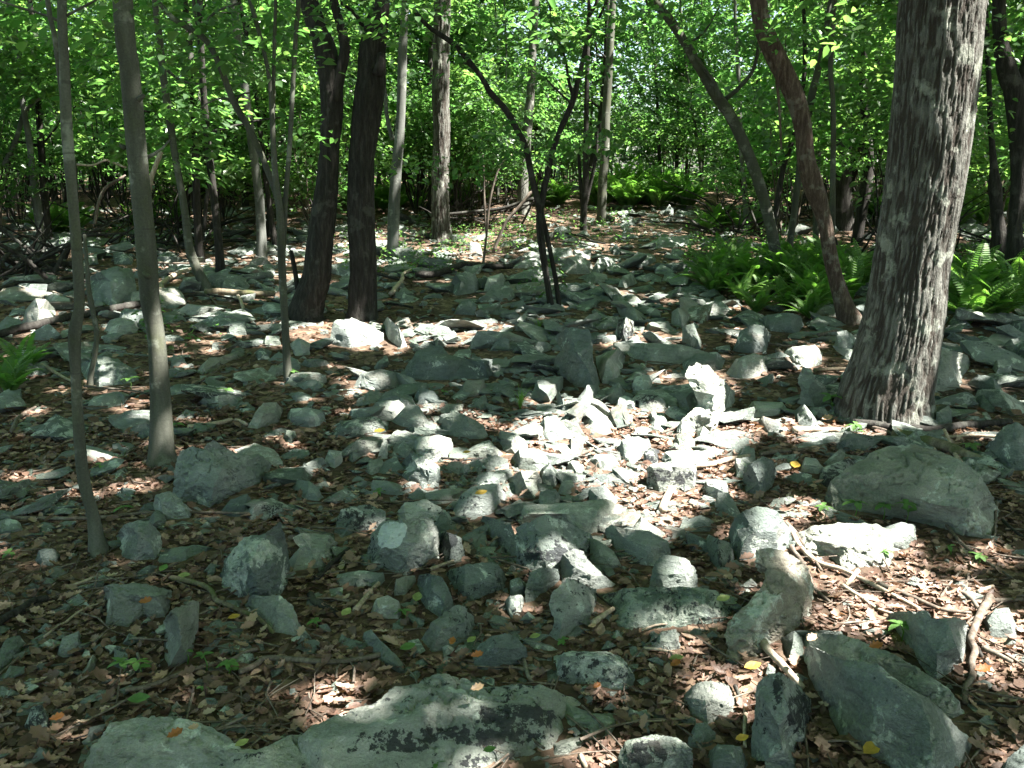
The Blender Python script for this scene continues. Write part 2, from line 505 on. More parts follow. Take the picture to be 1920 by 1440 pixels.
HERO_POLY = []
ROCK_GROUP = "rocks strewn over the forest floor"
def hero_rock(name, poly, inner, theta, label, black=.3, pale=.4, warm=0.0, paint=None, amp=1.0, seed=0, dark=None):
    rnd = random.Random(seed * 13 + 5)
    mx_, my_ = sum(p[0] for p in poly) / len(poly), sum(p[1] for p in poly) / len(poly)
    gd_ = np.linalg.norm(ground(mx_, max(p[1] for p in poly)) - CAM)
    poly = [(mx_ + (a - mx_) * 1.06, my_ + (b - my_) * 1.06 + (.022 * F / gd_ if b > my_ else 0)) for a, b in poly]
    xs = [p[0] for p in poly]; ys = [p[1] for p in poly]
    cx, cy_ = sum(xs) / len(xs), sum(ys) / len(ys)
    vb = max(ys); ub = [p for p in poly if p[1] == vb][0][0]
    A = abs(sum(poly[i - 1][0] * poly[i][1] - poly[i][0] * poly[i - 1][1] for i in range(len(poly)))) / 2
    G0 = ground(min(max(cx, -200), 2120), vb)
    dist = np.linalg.norm(G0 - CAM)
    size = math.sqrt(A) * dist / F
    th = math.radians(theta)
    nrm = np.array([0, -math.sin(th), math.cos(th)])
    def lift(u, v):
        y0, y1 = yrange(poly, u)
        B = ground(u, max(v, y1))
        r = ray(u, v)
        den = r @ nrm
        t = ((B - CAM) @ nrm) / den
        tg = np.linalg.norm(ground(u, v) - CAM) / np.linalg.norm(r)
        if t <= 0 or t > tg: t = tg
        return CAM + r * t, r / np.linalg.norm(r)
    if not inner:
        inner = []
        for s in (0.22, 0.5, 0.78):
            u = min(xs) + (max(xs) - min(xs)) * (s + rnd.uniform(-.08, .08))
            y0, y1 = yrange(poly, u)
            inner.append((u, y0 + (y1 - y0) * rnd.uniform(.32, .58), rnd.uniform(.16, .34)))
            if rnd.random() < .5:
                inner.append((u + rnd.uniform(-.1, .1) * (max(xs) - min(xs)), y0 + (y1 - y0) * rnd.uniform(.7, .85), rnd.uniform(.12, .22)))
    inner = [q for q in inner if inside(poly, q[0], q[1])]
    n = len(poly)
    pts = [Vector((p[0], -p[1])) for p in poly] + [Vector((q[0], -q[1])) for q in inner]
    cv, ce, cf, ov, oe, of = delaunay_2d_cdt(pts, [(i, (i + 1) % n) for i in range(n)], [list(range(n))], 1, 1e-3)
    cv = [(p[0], -p[1]) for p in cv]
    bulge = [0.0] * len(cv); rim = [False] * len(cv)
    for k, src in enumerate(ov):
        for s in src:
            if s >= n: bulge[k] = max(bulge[k], inner[s - n][2])
            else: rim[k] = True
    front = []
    R = []
    for k, (u, v) in enumerate(cv):
        p, r = lift(u, v)
        front.append(p - r * bulge[k] * size); R.append(r)
    front = np.array(front); R = np.array(R)
    cen = front.mean(0)
    push = 0.5 * size
    back = cen + (front - cen) * 0.78 + R * push
    lowz = gz(back[:, 0], back[:, 1]) - 0.04
    back[:, 2] = np.maximum(back[:, 2], lowz - 0.25)
    # the hem sits a little in the litter
    for k in range(len(front)):
        if rim[k] and front[k, 2] - gz(front[k, 0], front[k, 1]) < 0.02: front[k, 2] -= 0.012
    nf = len(front)
    V = np.concatenate([front, back])
    T = [list(f) for f in cf]
    T = [t for t in T if len(t) == 3]
    edges = {}
    for t in T:
        for a, b in ((t[0], t[1]), (t[1], t[2]), (t[2], t[0])):
            edges[(a, b)] = edges.get((a, b), 0) + 1
    tris = list(T) + [[t[2] + nf, t[1] + nf, t[0] + nf] for t in T]
    for (a, b) in edges:
        if (b, a) not in edges:
            tris += [[b, a, a + nf], [b, a + nf, b + nf]]
    V, T = orient(V, tris)
    pxsize = math.sqrt(A)
    V, T = subdivide(V, T)
    V = relax(V, T, 0.03, 1)
    V, T = subdivide(V, T)
    V = relax(V, T, 0.09, 1)
    if pxsize > 55: V, T = subdivide(V, T)
    if pxsize > 105: V, T = subdivide(V, T)
    pass
    V = roughen(V, T, min(size, .45), seed, amp)
    loc = G0.copy()
    attrs = {}
    if paint:
        u_, v_, _ = project(V)
        c, rx, ry = paint
        q = np.abs((u_ - c[0] + .35 * (v_ - c[1])) / rx) ** 3.5 + np.abs((v_ - c[1]) / ry) ** 3.5
        up = vnormals(V, T) @ (CAM - V.mean(0)) > 0
        attrs["paint"] = np.where(up, np.clip(1.45 - q, 0, 1), 0)
    if dark:
        u_, v_, _ = project(V); dk = np.zeros(len(V))
        for c0, c1, rx, ry in dark: dk = np.maximum(dk, np.clip(1.6 - 1.2 * (((u_ - c0) / rx) ** 2 + ((v_ - c1) / ry) ** 2), 0, 1))
        attrs["dark"] = dk
    me = mesh_tris(name, V - loc, T, M_ROCK, True, attrs)
    me.set_sharp_from_angle(angle=math.radians(33))
    o = link(name, me)
    o.location = loc
    o["black"] = float(black); o["pale"] = float(pale); o["warm"] = float(warm)
    tag(o, label, "rock", ROCK_GROUP)
    HERO_POLY.append((poly, min(xs), max(xs), min(ys), max(ys), label))
    return o

# name, cut, outline, inner points (x y bulge), slope, black, pale, warm, label
ROCKS = [
# --- nearest strip, left
("boulder",7,"655,130 700,70 770,45 840,65 905,120 905,190 870,235 760,245 680,220","780,120,.4 850,190,.25",55,.25,.5,0,"squat grey boulder beside the foot of the thinnest near trunk"),
("boulder",7,"1240,320 1245,380 1330,440 1460,465 1540,450 1590,400 1620,320 1605,180 1570,60 1490,130 1375,145 1280,260","1400,285,.5 1450,400,.35 1300,330,.2 1540,300,.2",62,.2,.7,0,"pointed angular boulder with a pale crumbly right face"),
("flat_stone",7,"1610,250 1690,200 1650,150 1690,120 1850,135 1900,170 1890,230 1800,285 1640,315","",24,.05,.3,0,"flat notched stone lying right of the pointed angular boulder"),
("flat_stone",7,"900,235 960,205 1080,185 1215,190 1150,220 1050,245 910,265","",15,.05,.4,0,"thin flat sliver of stone right of the squat grey boulder"),
("rock",7,"585,440 600,415 690,405 860,415 950,450 960,500 920,550 800,550 720,600 640,590 600,600","640,455,.3 780,470,.38 890,470,.3 800,520,.2",50,.1,.3,.1,"low blocky rock left of the upright stone"),
("rock",7,"915,620 960,560 1080,505 1115,510 1110,690 1060,790 1030,880 960,900 935,850","1000,600,.3 1090,610,.3 1020,740,.25",68,.1,.25,0,"upright narrow stone standing like a post in the leaves"),
("rock",7,"1360,510 1430,475 1570,470 1640,520 1680,600 1740,650 1755,690 1660,665 1540,650 1450,580","1560,540,.2 1650,610,.2",30,.3,.4,.1,"sloping tail-shaped rock below the pointed angular boulder"),
("rock",7,"-60,880 0,770 40,715 110,700 150,740 90,800 0,875","",40,.1,.3,0,"slanted smooth rock cut off by the left edge"),
("rock",7,"320,770 350,710 440,670 460,690 450,750 370,785","",50,.1,.3,0,"small wedge stone left of the upright narrow stone"),
("rock",7,"130,1170 180,1100 230,1085 280,1130 270,1190 200,1200","",50,.7,.8,0,"small piebald stone near the lower left corner"),
("rock",7,"195,250 220,215 300,205 340,240 310,280 220,280","",45,.1,.2,0,"small rounded green stone left of the thinnest near trunk"),
("flat_stone",7,"-40,100 -20,60 40,35 100,50 135,75 60,95","",25,0,.2,0,"flat green stone at the left edge behind the long thin stick"),
("flat_stone",7,"445,890 460,860 520,805 550,815 520,870 460,905","",25,0,.5,0,"pale splinter of stone left of the seedlings"),
("rock",7,"640,830 645,770 715,795 740,820 690,845","",40,0,.3,0,"small stone poking out behind the seedlings"),
("boulder",7,"490,1480 500,1370 540,1290 640,1200 760,1165 900,1150 1040,1165 1180,1210 1330,1290 1420,1380 1450,1480","640,1290,.12 820,1235,.12 1000,1300,.14 1200,1330,.1",20,.3,.45,.2,"mossy domed boulder in the lower left corner"),
("boulder",0,"375,1420 405,1385 500,1390 560,1365 640,1340 700,1325 745,1296 800,1272 835,1262 868,1274 905,1290 1000,1285 1060,1303 1085,1322 1050,1345 1030,1390 1022,1410 960,1415 850,1440 640,1500 380,1500","480,1410,.12 600,1385,.14 700,1362,.15 800,1345,.16 900,1335,.15 1000,1325,.12 860,1300,.07 740,1318,.06",25,.6,.35,.15,"long whale-backed slab with a band of black lichen, lowest in the picture"),
("rock",0,"1062,1312 1110,1338 1172,1333 1140,1365 1095,1375 1080,1355 1058,1345","",22,.45,.5,0,"thin tapering tail of rock at the right tip of the whale-backed slab"),
("flat_stone",0,"1035,1388 1070,1378 1108,1372 1100,1388 1060,1400 1036,1402","",15,.2,.3,.2,"narrow grey stone under the tapering tail of rock"),
# --- nearest strip, middle
("boulder",8,"150,210 170,130 240,60 340,45 500,40 530,100 550,190 540,240 440,290 360,320 340,345 260,340 240,290 170,270","240,190,.35 380,170,.42 500,180,.4 370,260,.3",55,.4,.5,.1,"round boulder with a white painted blaze on top"),
("rock",8,"520,110 600,115 670,150 700,220 690,270 600,280 545,305 540,200","620,200,.16",40,.6,.2,0,"smooth rock with a black lichen splash right of the blazed boulder"),
("flat_stone",8,"-20,350 100,330 230,340 245,365 220,390 80,385 -20,385","",25,0,.3,0,"thin flat stone below the blazed boulder"),
("rock",8,"780,60 800,25 860,40 950,70 985,130 985,270 960,270 930,200 860,130 790,100","900,100,.25",45,.2,.3,.1,"narrow leaning rock pressed against the broad grey block"),
("boulder",8,"990,130 1000,90 1080,50 1160,20 1220,45 1300,90 1400,130 1420,190 1390,230 1290,240 1240,290 1180,320 1060,330 1010,300 995,270","1000,225,.12 1130,230,.3 1280,222,.3 1200,120,.1",40,.55,.5,0,"broad grey block with a black lichen skirt"),
("flat_stone",0,"960,965 985,950 1080,942 1130,935 1165,950 1165,965 1130,985 1100,997 1060,985 1040,972 985,975","",30,.1,.4,0,"broad flat slab behind the block with the black skirt"),
("rock",8,"1490,150 1500,95 1530,80 1620,100 1740,115 1830,165 1855,220 1840,260 1760,275 1680,265 1580,210","1600,150,.2 1740,200,.3",42,.15,.3,0,"long rounded rock right of the broad flat slab"),
("rock",8,"1400,150 1450,160 1530,220 1580,270 1480,290 1400,240","",35,.2,.3,0,"grey wedge between the broad block and the long rounded rock"),
("rock",8,"1220,300 1250,240 1310,210 1360,225 1380,270 1480,330 1540,370 1520,390 1380,410 1300,390 1240,370","1310,310,.24 1420,360,.2",40,.2,.25,.1,"dark leaning slab in front of the broad grey block"),
("rock",8,"1040,400 1060,340 1130,315 1210,325 1230,380 1150,420 1110,470 1040,485","1120,390,.25",42,.15,.35,0,"pale green stone under the black-skirted block"),
("rock",8,"590,345 620,320 700,300 840,290 880,310 930,360 920,400 840,420 740,460 680,460 650,420","690,420,.25 860,375,.3",45,.45,.3,0,"dark wedge rock with an undercut right end"),
("rock",8,"425,410 440,360 500,350 560,365 600,430 640,510 600,555 560,560 470,510 440,470","510,440,.28 580,500,.2",48,.6,.3,0,"leaning black-flecked rock below the blazed boulder"),
("rock",8,"290,450 310,380 360,360 410,360 420,390 370,430 310,470","",40,.1,.2,.1,"small stone wedged left of the black-flecked rock"),
("rock",8,"160,540 200,490 260,470 320,500 345,550 320,575 200,570","",45,.2,.5,.2,"rough small stone with a dead leaf over it"),
("rock",8,"440,690 520,610 640,530 690,535 740,590 755,640 720,680 620,740 500,760 450,750","560,660,.2 690,620,.28",42,.45,.3,0,"smooth lozenge rock with scattered black dots"),
("rock",8,"735,830 770,760 850,700 920,685 980,700 1030,760 1050,800 1030,840 960,830 880,855 800,850","860,760,.36 950,770,.36 800,810,.2",58,.5,.35,0,"small helmet-shaped rock with a hollow front"),
("rock",8,"1165,660 1200,580 1175,520 1190,460 1270,375 1310,380 1370,420 1440,430 1435,500 1390,580 1300,650 1220,700 1180,695","1240,620,.16 1390,530,.28 1290,470,.14",48,.4,.3,.1,"upright leaf-shaped rock tipped to the right"),
("flat_stone",0,"1120,1112 1180,1105 1270,1102 1340,1108 1385,1120 1370,1140 1345,1160 1260,1168 1190,1172 1160,1165 1150,1140","1230,1128,.14 1310,1130,.14 1180,1130,.1",28,.55,.95,0,"long layered slab crusted with black and white lichen"),
("rock",0,"1218,1085 1230,1055 1245,1043 1285,1048 1305,1070 1308,1090 1295,1103 1250,1103 1220,1100","1238,1078,.3 1285,1075,.25",55,0,.3,0,"clean pale block above the lichen-crusted slab"),
("rock",8,"1205,800 1300,785 1490,785 1560,820 1640,880 1645,940 1590,950 1400,935 1290,935 1215,910","1230,815,.3 1370,805,.3 1490,808,.3 1590,880,.25",52,.45,.9,0,"brick-shaped stone peppered with black and white lichen"),
("rock",8,"120,720 130,680 170,665 210,710 260,760 340,810 365,860 330,865 230,810 150,760","",40,.1,.3,0,"slim log-shaped stone beside the end of a stick"),
("rock",8,"945,430 950,385 1000,370 1040,390 1030,440 960,450","",50,.1,.5,0,"tiny cube stone between the dark wedge rock and the pale green stone"),
("rock",8,"905,500 950,470 1010,465 1035,490 1010,540 960,570","",40,.3,.8,0,"tiny mottled stone under the cube stone"),
("rock",0,"1160,1470 1165,1410 1180,1385 1230,1378 1270,1385 1295,1405 1302,1440 1300,1480","1190,1400,.2 1260,1400,.25",55,.4,.6,0,"blotched boulder cut by the bottom edge"),
("rock",8,"1760,720 1800,670 1880,660 1920,700 1910,740 1820,755","",40,.5,.1,0,"small dark stone below the lichen-crusted slab"),
# --- nearest strip, right
("boulder",9,"255,120 290,50 340,0 420,-30 520,0 600,90 605,150 540,210 430,225 320,240 290,190","400,110,.36 520,110,.36 340,180,.25",52,.3,.5,0,"bright bun-shaped boulder above the twisted rock"),
("flat_stone",0,"1490,1000 1530,985 1640,983 1668,1000 1668,1050 1620,1055 1590,1060 1560,1035 1500,1025","",22,.05,.5,0,"flat slab glaring white in the sun"),
("rock",0,"1655,985 1690,980 1715,985 1718,1005 1700,1020 1665,1028","",42,.05,.5,0,"small white block at the right end of the glaring slab"),
("boulder",9,"410,290 420,230 500,210 590,240 660,280 700,340 720,440 715,540 660,600 590,640 500,700 460,740 400,770 310,800 240,790 260,720 250,650 270,580 330,520 430,450 470,380 480,330","560,300,.14 580,430,.3 640,470,.25 450,560,.25 360,680,.2 500,620,.2",42,.15,.6,.45,"twisted S-shaped rock with rusty stains"),
("rock",9,"120,160 150,130 200,150 270,180 295,230 250,280 200,300 150,240","",42,.6,.5,0,"small dark-faced stone left of the bun-shaped boulder"),
("boulder",9,"690,700 720,680 900,700 1010,730 1150,790 1300,870 1480,950 1540,1020 1580,1100 1570,1160 1480,1140 1380,1100 1310,1040 1160,950 1000,900 860,860 760,800 700,750","900,780,.14 1100,840,.14 1350,960,.14",38,.3,.4,0,"thin layered slab split off behind the big dark wedge"),
("boulder",9,"700,810 720,770 800,790 920,840 1100,865 1200,950 1330,1030 1420,1090 1600,1240 1600,1300 1500,1440 1420,1460 1250,1450 1080,1330 880,1200 790,1060 740,960","900,862,.10 1100,888,.12 1200,970,.14 1340,1065,.17 1395,1200,.2 1400,1400,.2 1100,1150,.16 1480,1290,.14",60,.2,.45,.1,"biggest wedge boulder, dark flat face to the left, lower right corner"),
("boulder",9,"1140,600 1200,565 1380,560 1400,600 1480,595 1580,610 1610,640 1570,800 1550,930 1430,910 1370,860 1300,760 1200,650","1500,635,.15 1540,760,.2 1330,640,.12 1430,800,.2",52,.05,.35,.05,"plain grey slab propped behind the biggest wedge boulder"),
("boulder",9,"420,980 490,920 560,915 640,980 710,1060 720,1140 690,1240 640,1250 640,1380 600,1450 470,1450 470,1350 390,1340 400,1180","570,1000,.3 600,1120,.35 540,1200,.3 470,1080,.2 560,1330,.2",58,.55,.4,0,"craggy upright rock left of the biggest wedge boulder"),
("flat_stone",9,"0,1030 90,960 200,955 260,980 300,1060 300,1100 200,1130 150,1160 60,1110","",32,.1,.4,0,"flat ragged stone left of the craggy upright rock"),
("rock",9,"15,1250 80,1190 130,1185 180,1240 180,1275 100,1295 30,1280","",40,.05,.4,0,"small smooth oval stone under the flat ragged stone"),
("rock",9,"140,1340 200,1305 330,1320 370,1380 360,1450 160,1460","",45,.4,.5,0,"grey stone at the bottom edge beneath the smooth oval stone"),
("rock",9,"-60,1460 -10,1290 30,1330 70,1440","",45,.3,.4,0,"sliver of stone at the bottom edge beside the blotched boulder"),
("rock",9,"1770,1470 1830,1380 1920,1310 1980,1400 1980,1480","",40,.1,.3,0,"green stone in the lower right corner"),
("rock",9,"550,700 630,670 900,660 920,690 700,700 690,780 600,810","",28,.4,.4,0,"low dark shelf of rock behind the biggest wedge boulder"),
("rock",9,"1690,600 1760,545 1830,540 1890,620 1880,680 1740,670","",42,0,.5,0,"sunlit hump of stone near the right edge below the twigs"),
("rock",9,"460,890 480,850 520,880 520,910","",45,.2,.3,0,"little stone tucked under the pale stub of log"),
("rock",9,"-30,90 0,50 100,20 190,40 150,80 20,85","",28,.3,.4,0,"flat grey stone left of the bun-shaped boulder"),
# --- right, middle distance
("boulder",6,"820,1340 860,1270 960,1190 1100,1100 1190,1075 1300,1065 1420,1100 1560,1150 1660,1230 1720,1310 1760,1400 1755,1490 1700,1550 1560,1540 1400,1480 1240,1440 1000,1410 870,1400","1040,1230,.22 1300,1110,.12 1310,1220,.28 1230,1330,.24 1500,1260,.22 1600,1420,.25 1420,1400,.3",48,.05,.35,.2,"big domed boulder with a crack, in front of the brush at the oak"),
("boulder",6,"1690,1060 1770,1010 1800,970 1880,945 1960,1000 1960,1180 1850,1180 1700,1120","1800,1060,.25 1890,1100,.25",50,.1,.5,0,"boulder at the right edge behind the long sticks"),
("boulder",6,"20,680 30,640 80,610 140,620 200,680 280,760 285,810 225,900 210,980 150,970 90,960 0,1000 -40,985 0,900 90,820 60,760","110,690,.2 180,780,.25 60,900,.15 170,880,.2",52,.2,.6,0,"bright hooked boulder curling round the sunny patch"),
("boulder",6,"330,1240 380,1170 450,1130 500,1150 530,1220 510,1270 440,1315 350,1300","400,1200,.3 470,1200,.35 430,1270,.3",60,.5,.2,0,"barrel-shaped grey rock facing the camera"),
("rock",5,"1720,1270 1730,1180 1840,1165 1990,1170 2000,1250 1980,1280 1800,1300","1750,1190,.3 1860,1185,.3 1970,1190,.3",62,.5,.4,0,"black-fronted rock at the lower edge of the sunny patch"),
("rock",6,"280,520 330,420 400,385 460,400 500,440 470,520 380,530","",50,.1,.4,0,"round-topped rock in front of the ferns"),
("rock",6,"430,360 480,330 600,320 660,340 680,380 640,420 500,410","",42,.1,.4,0,"broad rock at the foot of the fern bed"),
("rock",6,"240,640 300,580 400,545 470,570 470,640 400,665 300,670","330,590,.25 420,600,.3",45,.1,.3,0,"dark blunt rock right of the hooked boulder"),
("rock",6,"550,550 620,510 740,500 790,540 780,590 700,620 600,590","",40,.3,.7,0,"half-lit mottled rock left of the oak"),
("rock",6,"640,810 670,740 650,690 680,630 720,640 740,690 790,720 840,800 750,830","700,760,.3",55,.05,.3,0,"pyramid-shaped rock left of the oak root"),
("rock",6,"620,880 680,830 770,910 740,950 660,940","",40,0,.5,0,"sunlit triangular stone below the pyramid-shaped rock"),
("flat_stone",6,"370,840 400,815 560,820 590,850 540,880 400,890","",25,.05,.4,0,"flat stone between the hooked boulder and the pyramid-shaped rock"),
("boulder",6,"1420,560 1450,520 1540,540 1600,560 1620,600 1580,660 1560,720 1420,750","1500,620,.25 1500,580,.2",50,.1,.3,0,"layered boulder right behind the oak"),
("rock",6,"1600,720 1660,670 1740,680 1820,770 1800,800 1700,760","",35,.1,.3,0,"leaning slab right of the layered boulder"),
("rock",6,"1620,800 1690,780 1750,830 1750,860 1680,850","",35,.1,.3,0,"small green stone under the leaning slab"),
("rock",6,"1415,840 1500,835 1520,890 1510,940 1430,950","",55,.1,.3,0,"squared stone at the right foot of the oak"),
("rock",6,"850,500 870,430 920,420 980,460 950,520 880,530","",50,.1,.4,0,"rock peeping out left of the oak trunk"),
("rock",6,"1590,480 1660,480 1740,520 1740,550 1620,530","",30,.1,.4,0,"flat stone far right behind the layered boulder"),
("rock",6,"1800,500 1850,470 1940,450 1940,560 1850,550","",40,.1,.4,0,"stone at the right edge under the ferns"),
("rock",6,"1740,620 1770,585 1860,580 1870,620 1840,645 1760,650","",45,.1,.4,0,"rounded stone right of the layered boulder, near the edge"),
("rock",6,"0,400 60,380 110,480 100,510 0,480","",60,.05,.5,0,"white sunlit post of stone beside a dark slab"),
("rock",6,"0,590 80,550 190,540 240,580 220,620 100,640 10,630","",42,.3,.5,0,"rounded rock behind the hooked boulder"),
("rock",6,"410,930 450,900 540,930 570,970 480,975","",35,.1,.3,.4,"brownish flat stone in sunlit leaves left of the oak"),
("rock",6,"300,1110 350,1070 400,1080 410,1130 330,1130","",45,.1,.4,0,"small stone above the barrel-shaped rock"),
("rock",6,"290,1170 300,1140 400,1130 410,1160 340,1230 300,1225","",50,0,.6,0,"white stone leaning on the barrel-shaped rock"),
("rock",6,"660,1190 690,1130 750,1140 800,1170 760,1200","",42,.4,.4,0,"dark little stone left of the big domed boulder"),
("rock",6,"790,1140 880,1090 930,1110 900,1150 820,1165","",40,.1,.6,0,"white little stone behind the dark little stone"),
("rock",6,"760,1240 790,1190 930,1140 1000,1170 900,1260 820,1290","",35,.9,.6,0,"black and white flaky stone against the big domed boulder"),
("rock",6,"110,1300 130,1260 240,1265 260,1300 240,1350 130,1330","",55,.6,.6,0,"small black-specked block left of the barrel-shaped rock"),
# --- centre
("boulder",5,"-60,480 -40,370 60,350 160,390 230,430 240,450 200,480 60,500","20,410,.25 130,430,.25",48,.2,.5,0,"large boulder at the foot of the dark twin trunks"),
("rock",5,"235,370 260,345 320,400 370,490 330,500 260,450","",52,0,.4,0,"bright white wedge beside the twin-trunk boulder"),
("boulder",5,"340,650 400,580 440,530 560,500 600,560 700,580 840,580 850,640 820,670 600,680 420,680","420,600,.15 600,590,.22 800,595,.25",45,.1,.35,0,"long low beam-like slab in the centre"),
("boulder",5,"1200,460 1280,410 1390,420 1410,500 1410,570 1450,700 1420,720 1320,710 1250,660 1190,620 1210,570 1240,530","1330,550,.3 1280,600,.2 1390,640,.2 1300,470,.12",55,.1,.35,.25,"tall three-sided boulder in the centre of the rock field"),
("rock",5,"1430,560 1560,520 1600,570 1580,640 1540,700 1460,700","1500,580,.25",50,.1,.4,0,"rough rock right of the three-sided boulder"),
("boulder",5,"1540,490 1700,490 1900,500 2030,530 2040,570 1900,590 1750,590 1640,560 1540,510","1720,520,.14 1900,530,.14",38,.1,.3,0,"long dark slab across the middle right of the three-sided boulder"),
("rock",5,"1540,410 1560,360 1600,345 1645,370 1640,440 1600,475 1550,450","",58,.6,.8,0,"round black and white mottled stone above the long dark slab"),
("rock",'B',"1220,780 1270,770 1380,850 1480,960 1420,980 1300,920","",34,.05,.3,0,"diagonal tapered slab right of the forked sapling"),
("rock",5,"70,720 120,660 220,640 300,650 400,690 460,730 440,760 330,720 220,740","",38,.1,.3,0,"arched rock left of the beam-like slab"),
("rock",5,"400,790 440,740 520,760 570,800 540,820 420,820","",40,.1,.4,0,"pointed flat rock at the right end of the arched rock"),
("rock",5,"660,740 700,700 800,695 810,740 760,770 670,780","",40,.05,.3,.3,"yellowish flat stone below the beam-like slab"),
("rock",5,"1065,780 1100,700 1240,680 1245,740 1180,800 1130,860 1120,800","",48,.1,.5,0,"half-sunlit block below the three-sided boulder"),
("rock",5,"1300,820 1380,730 1440,720 1450,770 1400,830 1330,860","",45,.2,.3,0,"dark slanting rock above the sunny patch"),
("rock",5,"1460,770 1560,715 1600,760 1580,800 1520,810","",48,.3,.4,0,"spotted square stone at the top of the sunny patch"),
("rock",5,"170,850 200,820 320,810 380,850 360,880 280,910 180,900","",42,.1,.5,0,"rounded rock left of the dark humped rock"),
("rock",5,"280,910 360,850 430,840 500,920 490,950 400,950 320,935","",42,.1,.4,0,"dark humped rock left of centre"),
("rock",5,"550,950 560,900 640,880 700,900 800,950 825,1000 780,1010 680,1010 600,990","600,920,.15 720,950,.25",46,.15,.4,.1,"smooth turtle-backed rock in the dapple left of the sunny patch"),
("rock",5,"390,1070 440,1020 540,1005 610,1030 640,1090 600,1120 500,1135 410,1110","",45,.1,.6,0,"pale hump of rock below the turtle-backed rock"),
("rock",5,"330,1170 390,1110 480,1130 550,1190 560,1250 480,1260 380,1240 340,1210","430,1180,.25 500,1210,.25",50,.25,.7,0,"white-speckled rounded rock, pale as a loaf"),
("rock",5,"880,1020 900,985 980,1000 1040,1040 1045,1080 990,1095 920,1080","",46,.1,.4,.1,"brown rounded stone left of the sunny patch"),
("rock",5,"660,1090 780,1050 830,1035 910,1090 890,1110 780,1110 680,1110","",35,.1,.4,0,"low knobbly stone right of the pale hump"),
("rock",5,"960,1130 1000,1090 1080,1080 1160,1110 1185,1150 1120,1190 1000,1180","",42,.05,.5,0,"sunlit cushion-shaped rock below the sunny patch"),
("rock",5,"1120,1190 1170,1170 1240,1220 1200,1280 1130,1260","",45,.1,.5,.1,"grey stone right of the cushion-shaped rock"),
("rock",5,"930,1250 1010,1210 1100,1210 1135,1270 1090,1340 1070,1370 980,1330","1030,1270,.25",46,.2,.35,.05,"crumpled dark rock below the cushion-shaped rock"),
("rock",5,"740,1240 830,1210 950,1200 960,1240 900,1270 890,1300 760,1290","",35,.15,.5,0,"flat pale-edged stone left of the crumpled dark rock"),
("boulder",5,"620,1420 680,1340 740,1300 880,1280 930,1350 900,1380 830,1430 720,1450 640,1440","740,1370,.2 840,1340,.2",40,.3,.35,0,"dappled flat-topped rock with a yellow leaf on it"),
("flat_stone",5,"470,1370 480,1330 600,1310 720,1300 690,1330 600,1370 520,1380","",22,.05,.4,0,"long pale slip of stone left of the dappled rock"),
("flat_stone",5,"170,1310 180,1260 260,1265 360,1290 340,1320 250,1325","",26,.05,.3,0,"flat grey stone left of the long pale slip"),
("rock",5,"310,1440 360,1390 480,1370 580,1430 660,1500 600,1500 480,1480 330,1490","",30,.4,.4,0,"spiky flat rock just behind the blazed boulder"),
("rock",5,"-40,1530 0,1430 60,1410 160,1400 240,1440 240,1500 100,1520 0,1560","80,1450,.2 170,1450,.2",36,.5,.5,0,"mottled rock left of the spiky flat rock"),
("rock",5,"1390,1360 1400,1310 1480,1290 1560,1350 1540,1380 1450,1390","",40,.1,.4,0,"grey stone above the long rounded rock"),
("rock",5,"1260,1190 1290,1160 1360,1170 1370,1200 1320,1230","",42,.1,.4,0,"small grey stone right of the crumpled dark rock"),
("rock",5,"1215,1310 1240,1265 1300,1260 1315,1300 1270,1325","",42,.1,.5,0,"small pale stone above the broad flat slab"),
("rock",5,"1110,1440 1120,1330 1200,1310 1270,1380 1240,1420","",35,.1,.3,.3,"brown flat stone left of the small pale stone"),
("rock",5,"660,1210 690,1165 720,1180 720,1215 690,1225","",50,0,.5,0,"little egg stone right of the pale loaf rock"),
("rock",5,"200,1120 230,1050 260,1040 260,1120","",60,0,.3,0,"thin upright stone left of the pale hump"),
("rock",5,"30,1130 60,1100 130,1070 160,1080 110,1120 60,1150","",35,0,.7,0,"white streak of stone left of the thin upright stone"),
("rock",5,"120,1190 160,1150 230,1140 250,1180 170,1210","",35,0,.4,.1,"tan stone left of the pale loaf rock"),
("rock",5,"830,520 900,440 940,470 945,520","",55,0,.4,0,"triangular stone above the beam-like slab"),
("rock",5,"20,1000 50,960 200,930 280,925 270,960 160,985","",25,.1,.4,0,"long green slip of stone left of the dark humped rock"),
# --- sunny patch
("rock",'C',"490,270 545,222 620,260 730,350 750,380 680,385 600,330","",42,.2,.6,0,"white bar-shaped stone across the top of the sunny patch"),
("rock",'C',"890,90 910,40 980,10 1040,20 1070,70 1060,160 980,165 900,130","",52,0,.6,0,"dazzling round stone left of the hooked boulder"),
("rock",'C',"920,215 960,185 1080,180 1170,230 1210,310 1170,355 1080,320 960,300","1060,235,.25",50,.55,.5,0,"bluish square stone with black spots in the sunny patch"),
("rock",'C',"730,290 780,215 850,195 920,225 910,300 840,290 760,310","",46,.3,.7,0,"white knobbly stone left of the bluish square stone"),
("rock",'C',"430,360 470,290 540,300 660,390 720,450 710,510 600,520 500,490 440,420","",24,0,.7,0,"largest dazzling flat stone in the sunny patch"),
("rock",'C',"200,190 230,165 260,230 310,260 340,320 240,330","",62,0,.6,0,"white upright finger of stone in the sunny patch"),
("rock",'C',"770,340 785,325 830,390 840,450 790,420","",65,0,.1,.6,"small brown upright chip in the sunny patch"),
("rock",'C',"755,680 800,600 920,570 1030,590 1060,650 990,700 900,790 830,760","",30,0,.7,0,"broad dazzling stone at the lower end of the sunny patch"),
("rock",'C',"990,780 1000,700 1060,670 1140,680 1120,780 1060,805","",50,.7,.4,0,"black speckled stone above the black-fronted rock"),
